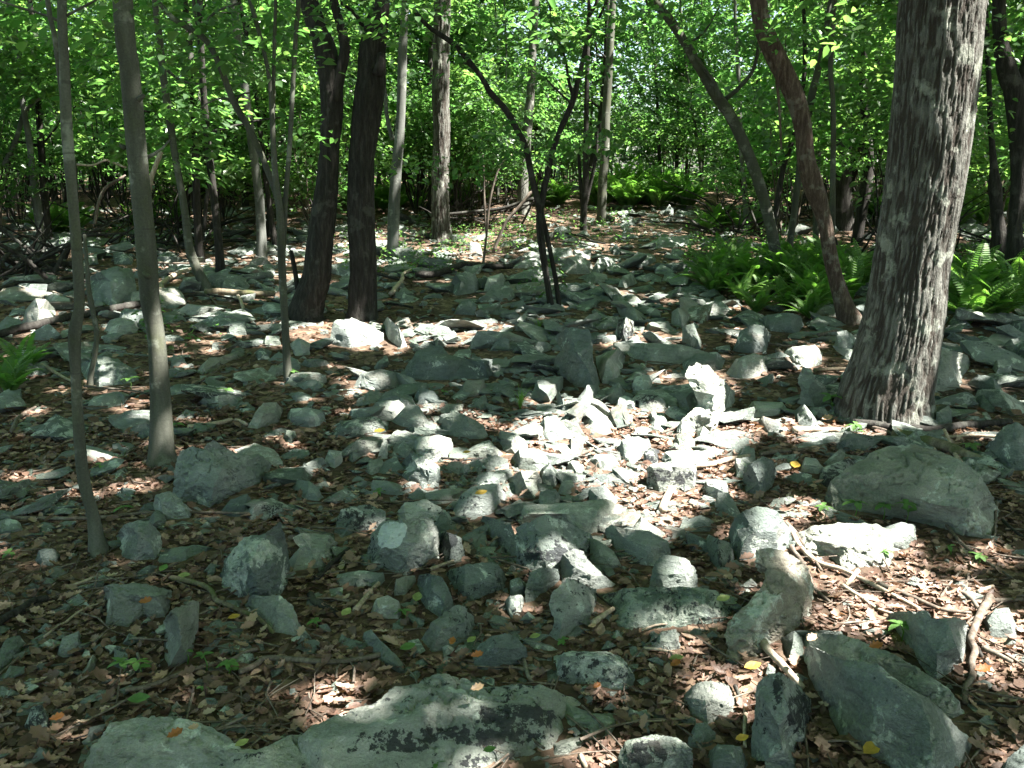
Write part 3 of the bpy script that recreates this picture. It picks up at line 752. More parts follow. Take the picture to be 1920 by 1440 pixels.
("rock",'C',"1150,760 1190,710 1320,690 1530,700 1600,750 1560,800 1400,810 1200,820","",25,.15,.7,0,"white flat oval stone above the black-fronted rock"),
("rock",'C',"1260,600 1290,550 1400,540 1450,600 1450,670 1300,670","",50,.2,.5,0,"faceted grey stone in front of the hooked boulder"),
("rock",'C',"1450,500 1530,475 1580,520 1580,590 1520,620 1480,580","",52,.1,.7,0,"round pale stone right of the faceted grey stone"),
("rock",'C',"1600,520 1650,500 1780,560 1900,620 1860,640 1700,580","",25,.05,.5,0,"sharp flat blade of stone right of the round pale stone"),
("rock",'C',"1180,350 1220,300 1290,300 1400,340 1390,400 1300,400 1240,370","",45,.5,.6,0,"small black and white rock under the hooked boulder"),
("rock",'C',"1230,260 1270,190 1420,170 1480,200 1490,260 1420,320 1300,290","1370,220,.2",48,.1,.5,0,"slanted grey rock pinned beneath the hooked boulder"),
("rock",'C',"310,650 340,590 460,570 480,620 440,700 340,710","",40,.1,.7,0,"white rough stone in the left of the sunny patch"),
("rock",'C',"500,770 560,735 700,730 760,780 700,850 620,840","",26,.25,.7,0,"white flat stone below the sunny patch"),
("rock",'C',"60,480 100,400 210,380 240,440 400,500 350,570 160,580 80,540","",25,0,.7,0,"dazzling slab at the left of the sunny patch"),
("rock",'C',"1040,370 1060,350 1180,360 1220,430 1160,490 1050,470","",28,0,.7,0,"bleached stone under the bluish square stone"),
("rock",'C',"490,100 520,240 600,160 590,120 550,90","",45,.2,.3,0,"dark tilted stone left of the spotted square stone"),
# --- left, middle distance
("boulder",4,"970,1310 1000,1200 1020,1100 1090,1080 1140,1090 1200,1040 1260,1075 1330,1120 1440,1120 1500,1160 1510,1190 1450,1250 1370,1290 1260,1340 1180,1385 1080,1350 990,1350","1120,1180,.2 1080,1130,.14 1240,1200,.35 1330,1190,.25 1200,1300,.25 1060,1290,.2",52,.15,.3,0,"big cracked green boulder at the foot of the smooth trunk"),
("rock",4,"850,1400 880,1345 960,1325 1020,1370 1090,1420 1080,1460 870,1460","",46,.2,.4,0,"smaller rock below the cracked green boulder"),
("rock",4,"1230,1420 1300,1370 1390,1340 1435,1390 1420,1430 1320,1450","",38,.2,.4,0,"notched rock right below the cracked green boulder"),
("rock",4,"1390,945 1440,880 1480,830 1550,825 1590,850 1570,910 1450,950","1480,890,.3 1550,880,.3",50,.1,.3,0,"dark pointed rock above the cracked green boulder"),
("rock",4,"1610,900 1640,860 1720,850 1810,870 1830,920 1740,945 1640,930","",42,.3,.6,0,"mottled low rock right of the dark pointed rock"),
("rock",4,"1590,1010 1610,980 1660,985 1675,1010 1640,1035 1600,1035","",50,0,.7,0,"small white ball of stone shining in the leaves"),
("rock",4,"590,410 620,360 700,345 770,370 770,420 680,430 610,430","",45,.1,.4,0,"green rock in front of the long dark log"),
("boulder",4,"120,370 150,300 200,240 260,245 310,300 300,360 200,390","220,300,.3",55,.05,.5,.1,"sunlit pointed boulder behind the long dark log"),
("boulder",4,"490,130 560,90 660,60 740,80 760,160 760,240 640,270 500,220","620,140,.2 700,130,.2",45,.1,.4,0,"great pale boulder between the two near left trunks"),
("boulder",4,"450,600 540,570 660,580 750,640 770,680 700,700 560,715 480,680","560,620,.2 670,640,.2",40,.15,.4,0,"flat-topped boulder between the two near left trunks"),
("rock",4,"1100,630 1180,570 1240,570 1330,535 1380,555 1300,590 1220,620 1150,650","",30,.1,.4,.2,"mossy elongated rock right of the smooth trunk"),
("rock",4,"470,830 530,790 660,760 730,780 690,820 580,840 500,850","",28,.1,.4,0,"flat blue-grey stone below the flat-topped boulder"),
("rock",4,"1470,480 1500,450 1570,450 1580,490 1500,500","",45,0,.8,0,"small stone with a glaring top near the slim sapling"),
("rock",4,"1490,650 1530,615 1600,615 1600,650 1520,670","",40,0,.5,0,"pale stone left of the slim sapling's foot"),
("rock",4,"1630,490 1680,460 1740,490 1740,540 1660,550","",45,.1,.4,0,"round stone right of the slim sapling"),
("rock",4,"1750,730 1790,700 1830,710 1820,740 1760,745","",45,.1,.4,0,"little stone right of the slim sapling's foot"),
("rock",4,"1630,780 1680,760 1760,780 1740,800 1660,800","",28,.1,.4,0,"flat little stone below the slim sapling's foot"),
("rock",4,"1640,1300 1680,1260 1740,1270 1790,1310 1830,1340 1800,1365 1720,1350","",32,.1,.3,0,"wedge of stone right of the cracked green boulder"),
("rock",4,"1820,1150 1850,1090 1920,1100 1930,1150 1880,1180","",45,.1,.4,0,"stone left of the pale loaf rock"),
("rock",4,"1270,410 1300,370 1370,365 1410,400 1380,430 1300,430","",45,.15,.5,0,"grey stone left of the slim sapling, in shade"),
("flat_stone",4,"930,740 1000,720 1070,725 1040,760 950,770","",20,0,.5,0,"thin flat stone touching the smooth trunk"),
("rock",4,"1430,540 1470,515 1530,530 1520,570 1450,575","",42,.1,.4,0,"round green stone left of the slim sapling, lower one"),
("rock",4,"0,380 40,340 110,360 180,410 60,430 -20,430","",32,.1,.3,0,"dark flat rock at the left edge behind the long dark log"),
("rock",'A',"120,560 160,470 230,480 280,540 200,590","",50,.3,.6,0,"speckled boulder at the far left edge of the trees"),
("rock",'A',"20,500 60,490 110,540 100,580 40,540","",45,.1,.5,0,"pale rock left of the speckled boulder"),
("rock",'A',"640,540 660,480 720,470 740,530","",45,0,.6,0,"bright rock far left between the near trunks"),
("rock",'A',"860,530 850,460 920,450 1000,490 990,530","",45,0,.7,0,"dazzling rock just left of the smooth trunk, far back"),
("rock",'A',"900,380 920,340 980,340 980,390","",50,0,.6,0,"white block far back against the smooth trunk"),
("rock",'A',"1130,400 1200,350 1280,350 1300,390 1200,420","",40,.1,.4,0,"grey slab far back right of the smooth trunk"),
("rock",'A',"330,790 400,760 520,800 540,850 420,870","",32,.1,.3,0,"dark slab behind the sunlit pointed boulder"),
("rock",'A',"1530,690 1560,640 1620,630 1640,680 1600,710","",48,.1,.4,0,"stone against the foot of the leaning left trunk"),
("rock",'A',"1640,700 1680,660 1760,680 1760,740 1660,745","",42,.1,.4,0,"stone right of the leaning left trunk's foot"),
# --- far field
("boulder",'B',"850,560 900,490 980,480 1060,520 1095,560 1070,600 900,605","960,530,.25 1040,550,.2",50,.2,.4,0,"dark boulder just right of the forked sapling"),
("rock",'B',"1070,590 1130,500 1200,490 1260,530 1200,570 1120,600","",40,.1,.6,0,"sunlit slanting rock right of the sapling's dark boulder"),
("rock",'B',"780,330 800,270 860,258 920,290 930,330 850,340","",48,.1,.5,0,"rounded pale rock behind the forked sapling"),
("rock",'B',"480,560 540,520 680,490 700,545 600,560","",28,.05,.6,0,"pale slab touching the forked sapling from the left"),
("boulder",'B',"0,700 60,620 130,600 200,620 250,690 200,740 60,760","100,670,.25",46,.1,.4,0,"large mottled rock in shade left of the forked sapling"),
("rock",'B',"510,670 570,580 610,610 615,675","",55,0,.5,0,"pale wedge left of the forked sapling"),
("rock",'B',"40,900 100,820 160,810 210,860 200,910","",50,.1,.4,0,"jagged rock below the large mottled rock"),
("rock",'B',"500,1020 520,960 590,895 610,930 580,990 540,1025","",55,0,.3,.2,"leaning oval stone below the forked sapling"),
("rock",'B',"1680,900 1720,870 1800,870 1800,960 1760,1010 1680,980","",52,.1,.4,0,"rounded rock at the left end of the fern bed"),
("rock",'B',"960,1000 1040,930 1120,900 1160,960 1100,1010 1000,1030","",42,.1,.4,0,"peaked rock below the forked sapling, right side"),
("rock",'B',"1540,560 1600,540 1690,580 1680,610 1560,600","",35,.1,.4,0,"flat rock touching the fern bed"),
("rock",'B',"1630,140 1660,95 1690,130 1690,170 1630,170","",60,.05,.4,0,"upright stone far away before the distant ferns"),
("boulder",'B',"1480,380 1600,340 1740,330 1870,310 1860,370 1760,400 1500,420","",22,.05,.5,0,"broad sunlit slab far along the rocky trail"),
("rock",'B',"160,470 170,370 240,390 260,470","",55,0,.5,0,"pale stone at the foot of a thin leaning stem"),
("rock",'B',"270,730 300,640 400,610 440,660 400,720","",44,.1,.4,0,"grey rock in shade between the mottled rock and pale wedge"),
("rock",'B',"930,460 950,420 1080,470 1060,490 980,490","",30,.1,.4,0,"flat grey rock behind the sapling's dark boulder"),
("rock",'B',"1220,430 1260,390 1300,430 1290,460 1240,460","",50,.05,.6,0,"pale block in the middle of the far rock field"),
("rock",'B',"980,640 1080,600 1190,620 1200,670 1100,680","",32,.1,.4,0,"dark flat rock below the sapling's dark boulder"),
("rock",'B',"1340,520 1420,450 1540,470 1560,510 1440,560","",32,.1,.4,0,"long slab left of the fern bed"),
("rock",'B',"1270,700 1310,630 1380,610 1420,670 1330,710","",45,.05,.6,0,"half-lit rock above the diagonal tapered slab"),
("rock",'B',"560,740 620,700 720,710 700,770 600,780","",40,.1,.3,0,"dark rock left of the sapling stems"),
]
for _k, (nm, c, outl, inn, th, bl, pl, wm, lab) in enumerate(ROCKS):
    q = [float(a) for a in inn.replace(',', ' ').split()]
    x0, y0, kk = CUT[c]
    inner = [(x0 + q[i] / kk, y0 + q[i + 1] / kk, q[i + 2]) for i in range(0, len(q), 3)]
    pnt = ((734, 1003), 25, 24) if "painted blaze" in lab else None
    dk = None
    for key, areas in {"whale-backed slab, ": 0, "band of black lichen": [(850, 1380, 190, 18), (960, 1345, 90, 26), (720, 1400, 100, 13)], "black lichen skirt": [(1060, 1042, 70, 14)], "black lichen splash": [(838, 1012, 20, 17)], "black-fronted": [(1262, 893, 55, 16)],
                       "speckled stone above": [(1220, 855, 30, 16)], "blotched boulder cut": [(1215, 1410, 40, 25)], "craggy upright": [(1500, 1335, 26, 40), (1460, 1290, 10, 30)], "bluish square": [(1215, 750, 16, 10)]}.items():
        if areas and key in lab: dk = areas
    th = 13 if "whale" in lab else th * .68 if c == "C" and th < 58 else th
    am = 0.95 if "whale" in lab else 0.6 if "biggest wedge" in lab else (0.75 if "domed" in lab or "plain grey" in lab else 1.0)
    hero_rock(nm, px(c, outl), inner, th, lab, bl, pl, wm, pnt, am, _k, dk)

# ------------------------------------------------------------------ loose rocks between them
PLOW = []
def rock_proto(seed):
    rnd = random.Random(seed)
    sx, sy, sz = rnd.uniform(.9, 1.6), rnd.uniform(.6, 1.05), rnd.uniform(.28, .6)
    bm = bmesh.new()
    for _ in range(rnd.randint(9, 13)):
        v = Vector((rnd.gauss(0, 1), rnd.gauss(0, 1), rnd.gauss(0, 1))).normalized()
        v = Vector((v.x * sx, v.y * sy, v.z * sz)) * rnd.uniform(.42, .56)
        bm.verts.new(v)
    r = bmesh.ops.convex_hull(bm, input=bm.verts[:])
    bmesh.ops.delete(bm, geom=[g for g in r["geom_interior"] if isinstance(g, bmesh.types.BMVert)], context='VERTS')
    bmesh.ops.triangulate(bm, faces=bm.faces[:])
    bmesh.ops.recalc_face_normals(bm, faces=bm.faces[:])
    bm.verts.index_update()
    V = np.array([v.co[:] for v in bm.verts]); T = np.array([[v.index for v in f.verts] for f in bm.faces]); bm.free()
    V, T = subdivide(V, T); V = relax(V, T, .02, 1); V0_, T0_ = V.copy(), T.copy(); V, T = subdivide(V, T); V = relax(V, T, .08, 1)
    Vl, Tl = V.copy(), T.copy()
    V = roughen(V, T, 1.0, 100 + seed, 1.0)
    PLOW.append((roughen(V0_, T0_, 1.0, 100 + seed, 1.0), T0_))
    return V, T

PROTO = [rock_proto(s) for s in range(18)]
PMESH = []
for V, T in PROTO:
    me = mesh_tris("rock", V, T, M_ROCK); me.set_sharp_from_angle(angle=math.radians(32)); PMESH.append(me)

def covered(u, v, m=0):
    for poly, a, b, c, d, _ in HERO_POLY:
        if a - m <= u <= b + m and c - m <= v <= d + m and inside(poly, u, v):
            return True
    return False

def density(u, v):
    cxs = np.interp(v, [385, 430, 500, 600, 700, 850, 1000, 1200, 1440], [1215, 1190, 1110, 1070, 1060, 1040, 1000, 980, 950])
    hw = np.interp(v, [385, 430, 500, 600, 700, 850, 1000, 1200, 1440], [110, 200, 300, 380, 420, 430, 360, 260, 200])
    d = math.exp(-((u - cxs) / hw) ** 2 * 1.1)
    if v > 1000: d *= np.interp(v, [1000, 1150, 1440], [.7, .35, .2])
    if v < 620 and u < 900: d = max(d, np.interp(v, [400, 430, 520, 620], [.4, .9, .65, .3]))
    if v < 620 and u > 1300: d = max(d, .45)
    if 600 < v < 950 and u > 1380: d = max(d, .35)
    if u < 520 and v > 600: d = max(d, .16)
    return min(1, d + .05)

loose = []
rr = random.Random(3)
tries = 0
while len(loose) < 3300 and tries < 70000:
    tries += 1
    u = rr.uniform(-60, 1980); v = 385 + (1440 - 385) * rr.random() ** 1.35
    if rr.random() > density(u, v): continue
    if covered(u, v): continue
    base = np.interp(v, [385, 450, 550, 800, 1440], [14, 23, 35, 37, 32])
    w = base * math.exp(rr.gauss(-.05, .6))
    w = min(w, base * 2.6)
    if v > 1000 and w > 46: w *= .6
    loose.append((w, u, v))
loose.sort(reverse=True)
LOOSE_THINGS = 112
HCEN = [((a + b) / 2, (c + d) / 2, lab) for _, a, b, c, d, lab in HERO_POLY]
import re
def short_of(lab):
    s = re.split(r",| with | in front| beside | behind | below | above | right of| left of| at | in the| under | against | across | between | near | on top| standing| lying| touching| curling| facing| cut off| far | just | wedged| poking| tucked| pressed| tipped| split| propped| pinned", lab)[0]
    return s.strip()
USED = set()
def near_label(head, u, v, pool=HCEN, maxw=16):
    order = sorted(pool, key=lambda c: math.hypot((c[0] - u), (c[1] - v) * 1.6))
    for size_pass in range(3):
        for c in order:
            du, dv = u - c[0], v - c[1]
            if abs(du) > abs(dv) * 1.5: dr = "right of the" if du > 0 else "left of the"
            else: dr = "in front of the" if dv > 0 else "behind the"
            sh = c[3] if len(c) > 3 else short_of(c[2])
            if size_pass: sh = c[2]
            lab = f"{head} {('close ' if size_pass == 0 else '')}{dr} {sh}" if size_pass < 2 else f"{head} some way {dr} {sh}"
            lab = lab.replace("close in front", "just in front").replace("close behind", "just behind").replace("close left", "just left").replace("close right", "just right")
            if lab not in USED and len(lab.split()) <= maxw:
                USED.add(lab); return lab
    return head

stone_V, stone_T, off = [], [], 0
for i, (w, u, v) in enumerate(loose):
    g0 = ground(u, v + w * .25)
    dist = np.linalg.norm(g0 - CAM)
    s = w * dist / F * 1.15
    k = rr.randrange(len(PROTO))
    rot = Matrix.Rotation(rr.uniform(0, 6.28), 3, 'Z') @ Matrix.Rotation(rr.gauss(0, .24), 3, 'X') @ Matrix.Rotation(rr.gauss(0, .18), 3, 'Y')
    sc = (s * rr.uniform(.9, 1.15), s * rr.uniform(.8, 1.1), s * rr.uniform(.55, 1.05) * (.65 if ((u - 1190) / 280) ** 2 + ((v - 820) / 130) ** 2 < 1 else 1))
    z = g0[2] + s * rr.uniform(-.05, .10)
    if i < LOOSE_THINGS:
        o = link("rock", PMESH[k])
        o.location = (g0[0], g0[1] + s * .2, z); o.rotation_euler = rot.to_euler(); o.scale = sc
        o["black"] = rr.choice([0, .1, .2, .4, .6]); o["pale"] = rr.uniform(.2, .8); o["warm"] = rr.choice([0, 0, 0, .3, .6])
        head = ("large" if w > 62 else "mid-sized" if w > 46 else "small") + " " + ("rusty" if o["warm"] > .5 else "black-flecked" if o["black"] > .5 else "pale" if o["pale"] > .6 else "plain") + " stone"
        tag(o, near_label(head, u, v), "rock", ROCK_GROUP)
    else:
        V, T = PROTO[k] if i < 500 else PLOW[k]
        Vw = (V * np.array(sc)) @ np.array(rot).T + np.array([g0[0], g0[1] + s * .2, z])
        stone_V.append(Vw); stone_T.append(T + off); off += len(V)
# gravel-sized chips, clustered in the rock field
_c = np.array([[0, 0, .5], [.5, 0, 0], [-.3, .4, 0], [-.25, -.45, .05], [.1, .1, -.35], [.35, .38, .2]])
_ct = np.array([[0, 1, 5], [0, 5, 2], [0, 2, 3], [0, 3, 1], [4, 5, 1], [4, 2, 5], [4, 3, 2], [4, 1, 3]])
nchip = 0
while nchip < 1600:
    u = rr.uniform(-40, 1960); v = 390 + 1050 * rr.random() ** 1.2
    if rr.random() > density(u, v) * 1.1 or covered(u, v): continue
    g0 = ground(u, v); dist = np.linalg.norm(g0 - CAM)
    s = rr.uniform(.022, .06) * max(1, dist / 8)
    a = rr.uniform(0, 6.28); R_ = np.array(Matrix.Rotation(a, 3, 'Z') @ Matrix.Rotation(rr.gauss(0, .5), 3, 'X'))
    stone_V.append((_c * s * np.array([rr.uniform(1, 1.8), 1, rr.uniform(.6, 1)])) @ R_.T + g0 + np.array([0, 0, s * .15]))
    stone_T.append(_ct + off); off += 6; nchip += 1
me = mesh_tris("small_stones", np.concatenate(stone_V), np.concatenate(stone_T), M_ROCK)
me.set_sharp_from_angle(angle=math.radians(38))
so = tag(link("small_stones", me), "countless small grey stones filling the gaps of the rock field", "stones", None, "stuff")
so["black"] = .25; so["pale"] = .45; so["warm"] = .1

# ------------------------------------------------------------------ trees
def catmull(P, per=6):
    P = np.asarray(P, float)
    Q = np.concatenate([[2 * P[0] - P[1]], P, [2 * P[-1] - P[-2]]])
    out = []
    for i in range(1, len(Q) - 2):
        for t in np.linspace(0, 1, per, endpoint=False):
            a, b, c, d = Q[i - 1], Q[i], Q[i + 1], Q[i + 2]
            out.append(.5 * (2 * b + (c - a) * t + (2 * a - 5 * b + 4 * c - d) * t * t + (3 * b - a - 3 * c + d) * t ** 3))
    out.append(Q[-2])
    return np.array(out)

def resample(P, step):
    d = np.concatenate([[0], np.cumsum(np.linalg.norm(np.diff(P[:, :3], axis=0), axis=1))])
    n = max(4, int(d[-1] / step) + 1)
    s = np.linspace(0, d[-1], n)
    return np.stack([np.interp(s, d, P[:, k]) for k in range(P.shape[1])], 1)

def tube(C, R, sides, disp=None, cap=True):
    """C (n,3) centre line, R (n,) radii, disp(theta, height, point) -> radius factor"""
    n = len(C)
    tan = np.gradient(C, axis=0); tan /= np.linalg.norm(tan, axis=1, keepdims=True) + 1e-9
    ref = np.array([1.0, 0, 0]) if abs(tan[:, 0]).mean() < .8 else np.array([0, 0, 1.0])
    a = np.cross(tan, ref); a /= np.linalg.norm(a, axis=1, keepdims=True) + 1e-9
    b = np.cross(tan, a)
    th = np.linspace(0, 2 * math.pi, sides, endpoint=False)
    dirs = np.cos(th)[None, :, None] * a[:, None] + np.sin(th)[None, :, None] * b[:, None]
    rad = np.repeat(R[:, None], sides, 1)
    if disp is not None:
        L = np.concatenate([[0], np.cumsum(np.linalg.norm(np.diff(C, axis=0), axis=1))])
        rad = rad * disp(np.repeat(th[None], n, 0), np.repeat(L[:, None], sides, 1), dirs)
    V = (C[:, None] + dirs * rad[..., None]).reshape(-1, 3)
    i = np.arange(sides); j = (i + 1) % sides
    k = (np.arange(n - 1) * sides)[:, None]
    Q = np.stack([k + i, k + j, k + sides + j, k + sides + i], -1).reshape(-1, 4)
    T = np.concatenate([Q[:, [0, 1, 2]], Q[:, [0, 2, 3]]])
    if cap:
        V = np.concatenate([V, C[-1:] + tan[-1:] * R[-1] * .4, C[:1] - tan[:1] * R[0] * .3]); e = n * sides
        top = (n - 1) * sides
        T = np.concatenate([T, np.stack([top + i, top + j, np.full(sides, e)], 1), np.stack([j, i, np.full(sides, e + 1)], 1)])
    # outward orientation
    c = V.mean(0)
    fn = np.cross(V[T[:, 1]] - V[T[:, 0]], V[T[:, 2]] - V[T[:, 0]])
    mid = V[T].mean(1)
    q = ((mid - C[np.clip((T[:, 0] // sides), 0, n - 1)]) * fn).sum(1).sum()
    if q < 0: T = T[:, ::-1]
    return V, T

LAST = {}
def bark_disp(seed, amp, freq, vfreq, plates=False):
    def f(th, L, dirs):
        p = np.stack([np.cos(th) * freq, np.sin(th) * freq, L * vfreq], -1).reshape(-1, 3) + seed * 11.3
        w = fbm(p * np.array([.6, .6, 1.6]), 2, seed + 3)
        p2 = p + (w[:, None] - .5) * np.array([.9, .9, .6])
        if plates:
            n1 = .62 * vnoise(p2 * np.array([1, 1, .34]), seed) + .38 * vnoise(p2 * np.array([2.1, 2.1, .8]), seed + 1)
            cross = vnoise(p2 * np.array([1.0, 1.0, 1.5]), seed + 2)
            r = 1 - np.abs(n1 * 2 - 1) * 3.0
            r = r - np.clip(.2 - np.abs(cross - .5), 0, 1) * 5.0 * (vnoise(p2 * .9, seed + 4) > .42)
        else:
            r = 1 - np.abs(fbm(p2, 3, seed) * 2 - 1) * 2.2        # ridges
        fine = fbm(p * np.array([4.0, 4.0, 6.0]), 2, seed + 8) - .5
        big = fbm(p * np.array([.3, .3, .25]), 2, seed + 6) - .5
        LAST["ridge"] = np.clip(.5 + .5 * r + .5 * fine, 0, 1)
        return (1 + amp * (np.clip(r * 1.5, -.6, .75) - .4) + amp * .6 * fine + amp * 1.2 * big).reshape(th.shape)
    return f

SHAFTS = []        # things that throw shade and hold crowns
TREEC = []
def trunk_geo(pts, d, ztop=None, base=True, flare=1.0, sides=14, seed=0, amp=.05, freq=2.0, vfreq=3.0, step=.07, lean=0.0):
    P = []
    for u, v, w in pts:
        p = at_depth(u, v, d)
        zc = (p - CAM) @ FW
        P.append([*p, w * zc / F / 2])
    P = np.array(P)
    if base:
        g = gz(P[0, 0], P[0, 1])
        low = P[0].copy(); low[2] = min(P[0, 2], float(g)) - 0.22; low[3] *= 1.0 + .18 * flare
        P = np.concatenate([[low], P])
    if ztop and P[-1, 2] < ztop:
        k = max(0, len(P) - 3)
        dr = P[-1, :3] - P[k, :3]; dr = dr / max(np.linalg.norm(dr), 1e-6)
        dr[2] = max(dr[2], .6); dr = dr / np.linalg.norm(dr)
        r0 = P[-1, 3]; z = P[-1, 2]; q = P[-1, :3].copy(); rnd = random.Random(seed)
        m = 5
        for i in range(1, m + 1):
            stp = (ztop - z) / m / dr[2]
            q = q + dr * stp + np.array([rnd.gauss(0, .06), rnd.gauss(0, .06), 0])
            P = np.concatenate([P, [[*q, r0 * (1 - .8 * i / m)]]])
    C = catmull(P, 8)
    C[:, 1] += lean * (C[:, 2] - C[0, 2])
    C = resample(C, step)
    # small crooks
    wob = np.stack([fbm(np.stack([C[:, 2] * 1.3, np.full(len(C), seed), np.full(len(C), 1.0 * k)], 1), 2, seed + k) - .5 for k in range(2)], 1)
    C[:, :2] += wob * np.minimum(C[:, 3:4] * .5, .05)
    return tube(C[:, :3], np.maximum(C[:, 3], .003), sides, bark_disp(seed, amp, freq, vfreq, freq > 3.9)), C

def hero_tree(name, label, mat, pts, d=None, ztop=None, branches=(), group="trees standing in the rock field", cat="tree", **kw):
    if d is None:
        g = ground(pts[0][0], pts[0][1]); d = g[1]
    root = bpy.data.objects.new(name, None); ROOTC.objects.link(root)
    p0 = at_depth(pts[0][0], pts[0][1], d)
    root.location = (p0[0], d, float(gz(p0[0], d)))
    tag(root, label, cat, group)
    off = np.array(root.location)
    seed = len(TREEC) + 1
    (V, T), C = trunk_geo(pts, d, ztop, True, seed=seed, **kw)
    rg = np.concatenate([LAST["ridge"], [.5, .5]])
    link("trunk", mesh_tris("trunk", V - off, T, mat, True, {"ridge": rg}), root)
    SHAFTS.append(C)
    for k, b in enumerate(branches):
        bp = b[0] if isinstance(b, tuple) else b
        bd = d + (b[1] if isinstance(b, tuple) else 0)
        bz = b[2] if isinstance(b, tuple) and len(b) > 2 else None
        (V, T), C2 = trunk_geo(bp, bd, bz, False, seed=seed * 7 + k, sides=9, amp=kw.get("amp", .05), freq=1.6, step=.06)
        if bp[0][1] > pts[0][1] - 130 and len(bp) > 3 and bp[0][1] > 440: nm = "stem"
        else: nm = "branch"
        link(nm, mesh_tris(nm, V - off, T, mat), root)
    TREEC.append((root, C, d, label))
    return root, d

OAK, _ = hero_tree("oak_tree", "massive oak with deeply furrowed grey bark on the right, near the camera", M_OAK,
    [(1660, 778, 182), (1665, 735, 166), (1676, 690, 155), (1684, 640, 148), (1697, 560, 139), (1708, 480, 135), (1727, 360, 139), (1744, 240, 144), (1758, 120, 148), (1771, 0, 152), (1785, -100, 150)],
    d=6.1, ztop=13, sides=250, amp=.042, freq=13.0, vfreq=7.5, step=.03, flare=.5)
hero_tree("maple_tree", "smooth olive-grey trunk, the thicker of the two near left trunks, rising behind the cracked boulder", M_SMOOTH,
    [(309, 868, 58), (306, 845, 48), (303, 780, 40), (293, 640, 32), (279, 560, 35), (272, 480, 37), (265, 400, 36), (253, 280, 36), (247, 200, 36), (240, 120, 36), (230, 0, 36)], ztop=11, sides=28, amp=.03, freq=1.6, vfreq=2.6, step=.04,
    branches=[([(258, 188, 11), (265, 182, 9), (270, 178, 7)], -.07), ([(236, 278, 10), (229, 274, 8), (226, 270, 5)], 0), ([(272, 298, 8), (290, 288, 6), (308, 275, 4), (318, 262, 3)], 0.05), ([(280, 520, 10), (272, 514, 8), (268, 510, 5)], -.05)])
hero_tree("maple_sapling", "thin kinked grey trunk nearest to the left edge, its foot among leaves", M_SMOOTH,
    [(184, 1040, 40), (180, 1010, 30), (173, 960, 22), (158, 900, 22), (148, 800, 20), (143, 700, 19), (141, 625, 23), (150, 575, 19), (146, 480, 20), (138, 380, 19), (127, 240, 21), (122, 120, 18), (117, 0, 17)], ztop=8, sides=20, amp=.02, freq=1.5, vfreq=2.0, step=.05,
    branches=[([(126, 215, 11), (115, 170, 10), (107, 110, 9), (99, 50, 9), (87, -20, 9)], 0.05, 6), ([(122, 45, 6), (90, 30, 5), (40, 15, 4), (-30, -8, 4)], 0.2), ([(124, 30, 6), (150, 16, 5), (190, -5, 4)], 0)])
hero_tree("leaning_maple", "slim pale-topped trunk bending left, between the smooth trunk and the slim sapling", M_SMOOTH,
    [(386, 546, 24), (375, 518, 19), (357, 470, 17), (346, 400, 14), (329, 300, 13), (320, 240, 14), (312, 190, 14), (304, 130, 13), (298, 70, 13), (290, 0, 11)], ztop=9, sides=14, amp=.03,
    branches=[([(312, 128, 8), (325, 142, 5), (350, 155, 4), (385, 158, 3)], 0.1)])
hero_tree("slim_sapling", "slim straight sapling with several upright stems left of the dark twin trunks", M_SMOOTH,
    [(543, 715, 22), (539, 690, 16), (535, 600, 14), (529, 480, 15), (526, 400, 14), (517, 330, 12), (512, 250, 10), (508, 180, 9), (500, 120, 8), (470, 8, 8)], ztop=6.5, sides=12, amp=.03,
    branches=[([(531, 470, 10), (536, 380, 10), (543, 280, 9), (549, 160, 9), (555, 60, 9), (559, -20, 9)], 0.05, 6.5), ([(512, 250, 8), (513, 150, 7), (515, 60, 7), (516, -20, 6)], 0.04, 6),
              ([(524, 385, 12), (505, 330, 12), (470, 248, 12), (440, 196, 13), (414, 130, 11), (393, 85, 11), (370, 62, 12), (335, 42, 10), (310, 20, 9), (288, -6, 8)], 0.1, 4.5), ([(376, 64, 7), (366, 30, 6), (362, -10, 6)], 0.1), ([(380, 60, 6), (400, 25, 5), (450, 5, 4)], 0.1),
              ([(441, 195, 5), (425, 184, 4), (400, 188, 3), (375, 203, 3)], 0.1), ([(443, 193, 5), (448, 178, 4), (468, 174, 3)], 0.1)])
hero_tree("dark_trunk", "dark leaning trunk, left one of the twin trunks, forking near the top", M_DARK,
    [(573, 598, 78), (577, 575, 62), (592, 520, 54), (596, 480, 51), (607, 400, 47), (617, 300, 38), (622, 230, 40), (622, 180, 42), (612, 100, 42), (596, 50, 38), (580, 0, 35)], ztop=10, sides=40, amp=.07, freq=4.5, vfreq=3.0, step=.035,
    branches=[([(628, 190, 24), (640, 130, 22), (646, 90, 20), (637, 45, 18), (625, 0, 17), (615, -60, 16)], -0.05, 8), ([(560, 560, 9), (553, 510, 9), (545, 470, 8)], .1)])
hero_tree("dark_trunk", "dark knotted trunk, right one of the twin trunks, bulging and sunlit near its top", M_DARK,
    [(676, 598, 64), (677, 570, 54), (679, 500, 50), (678, 400, 51), (680, 300, 48), (692, 200, 55), (697, 150, 54), (698, 100, 50), (706, 50, 44), (716, 0, 30), (722, -30, 22)], ztop=9, sides=44, amp=.08, freq=4.5, vfreq=3.0, step=.035,
    branches=[([(708, 140, 24), (714, 118, 20), (712, 100, 12)], -.14), ([(684, 55, 8), (665, 25, 7), (640, 5, 6)], 0.05)])
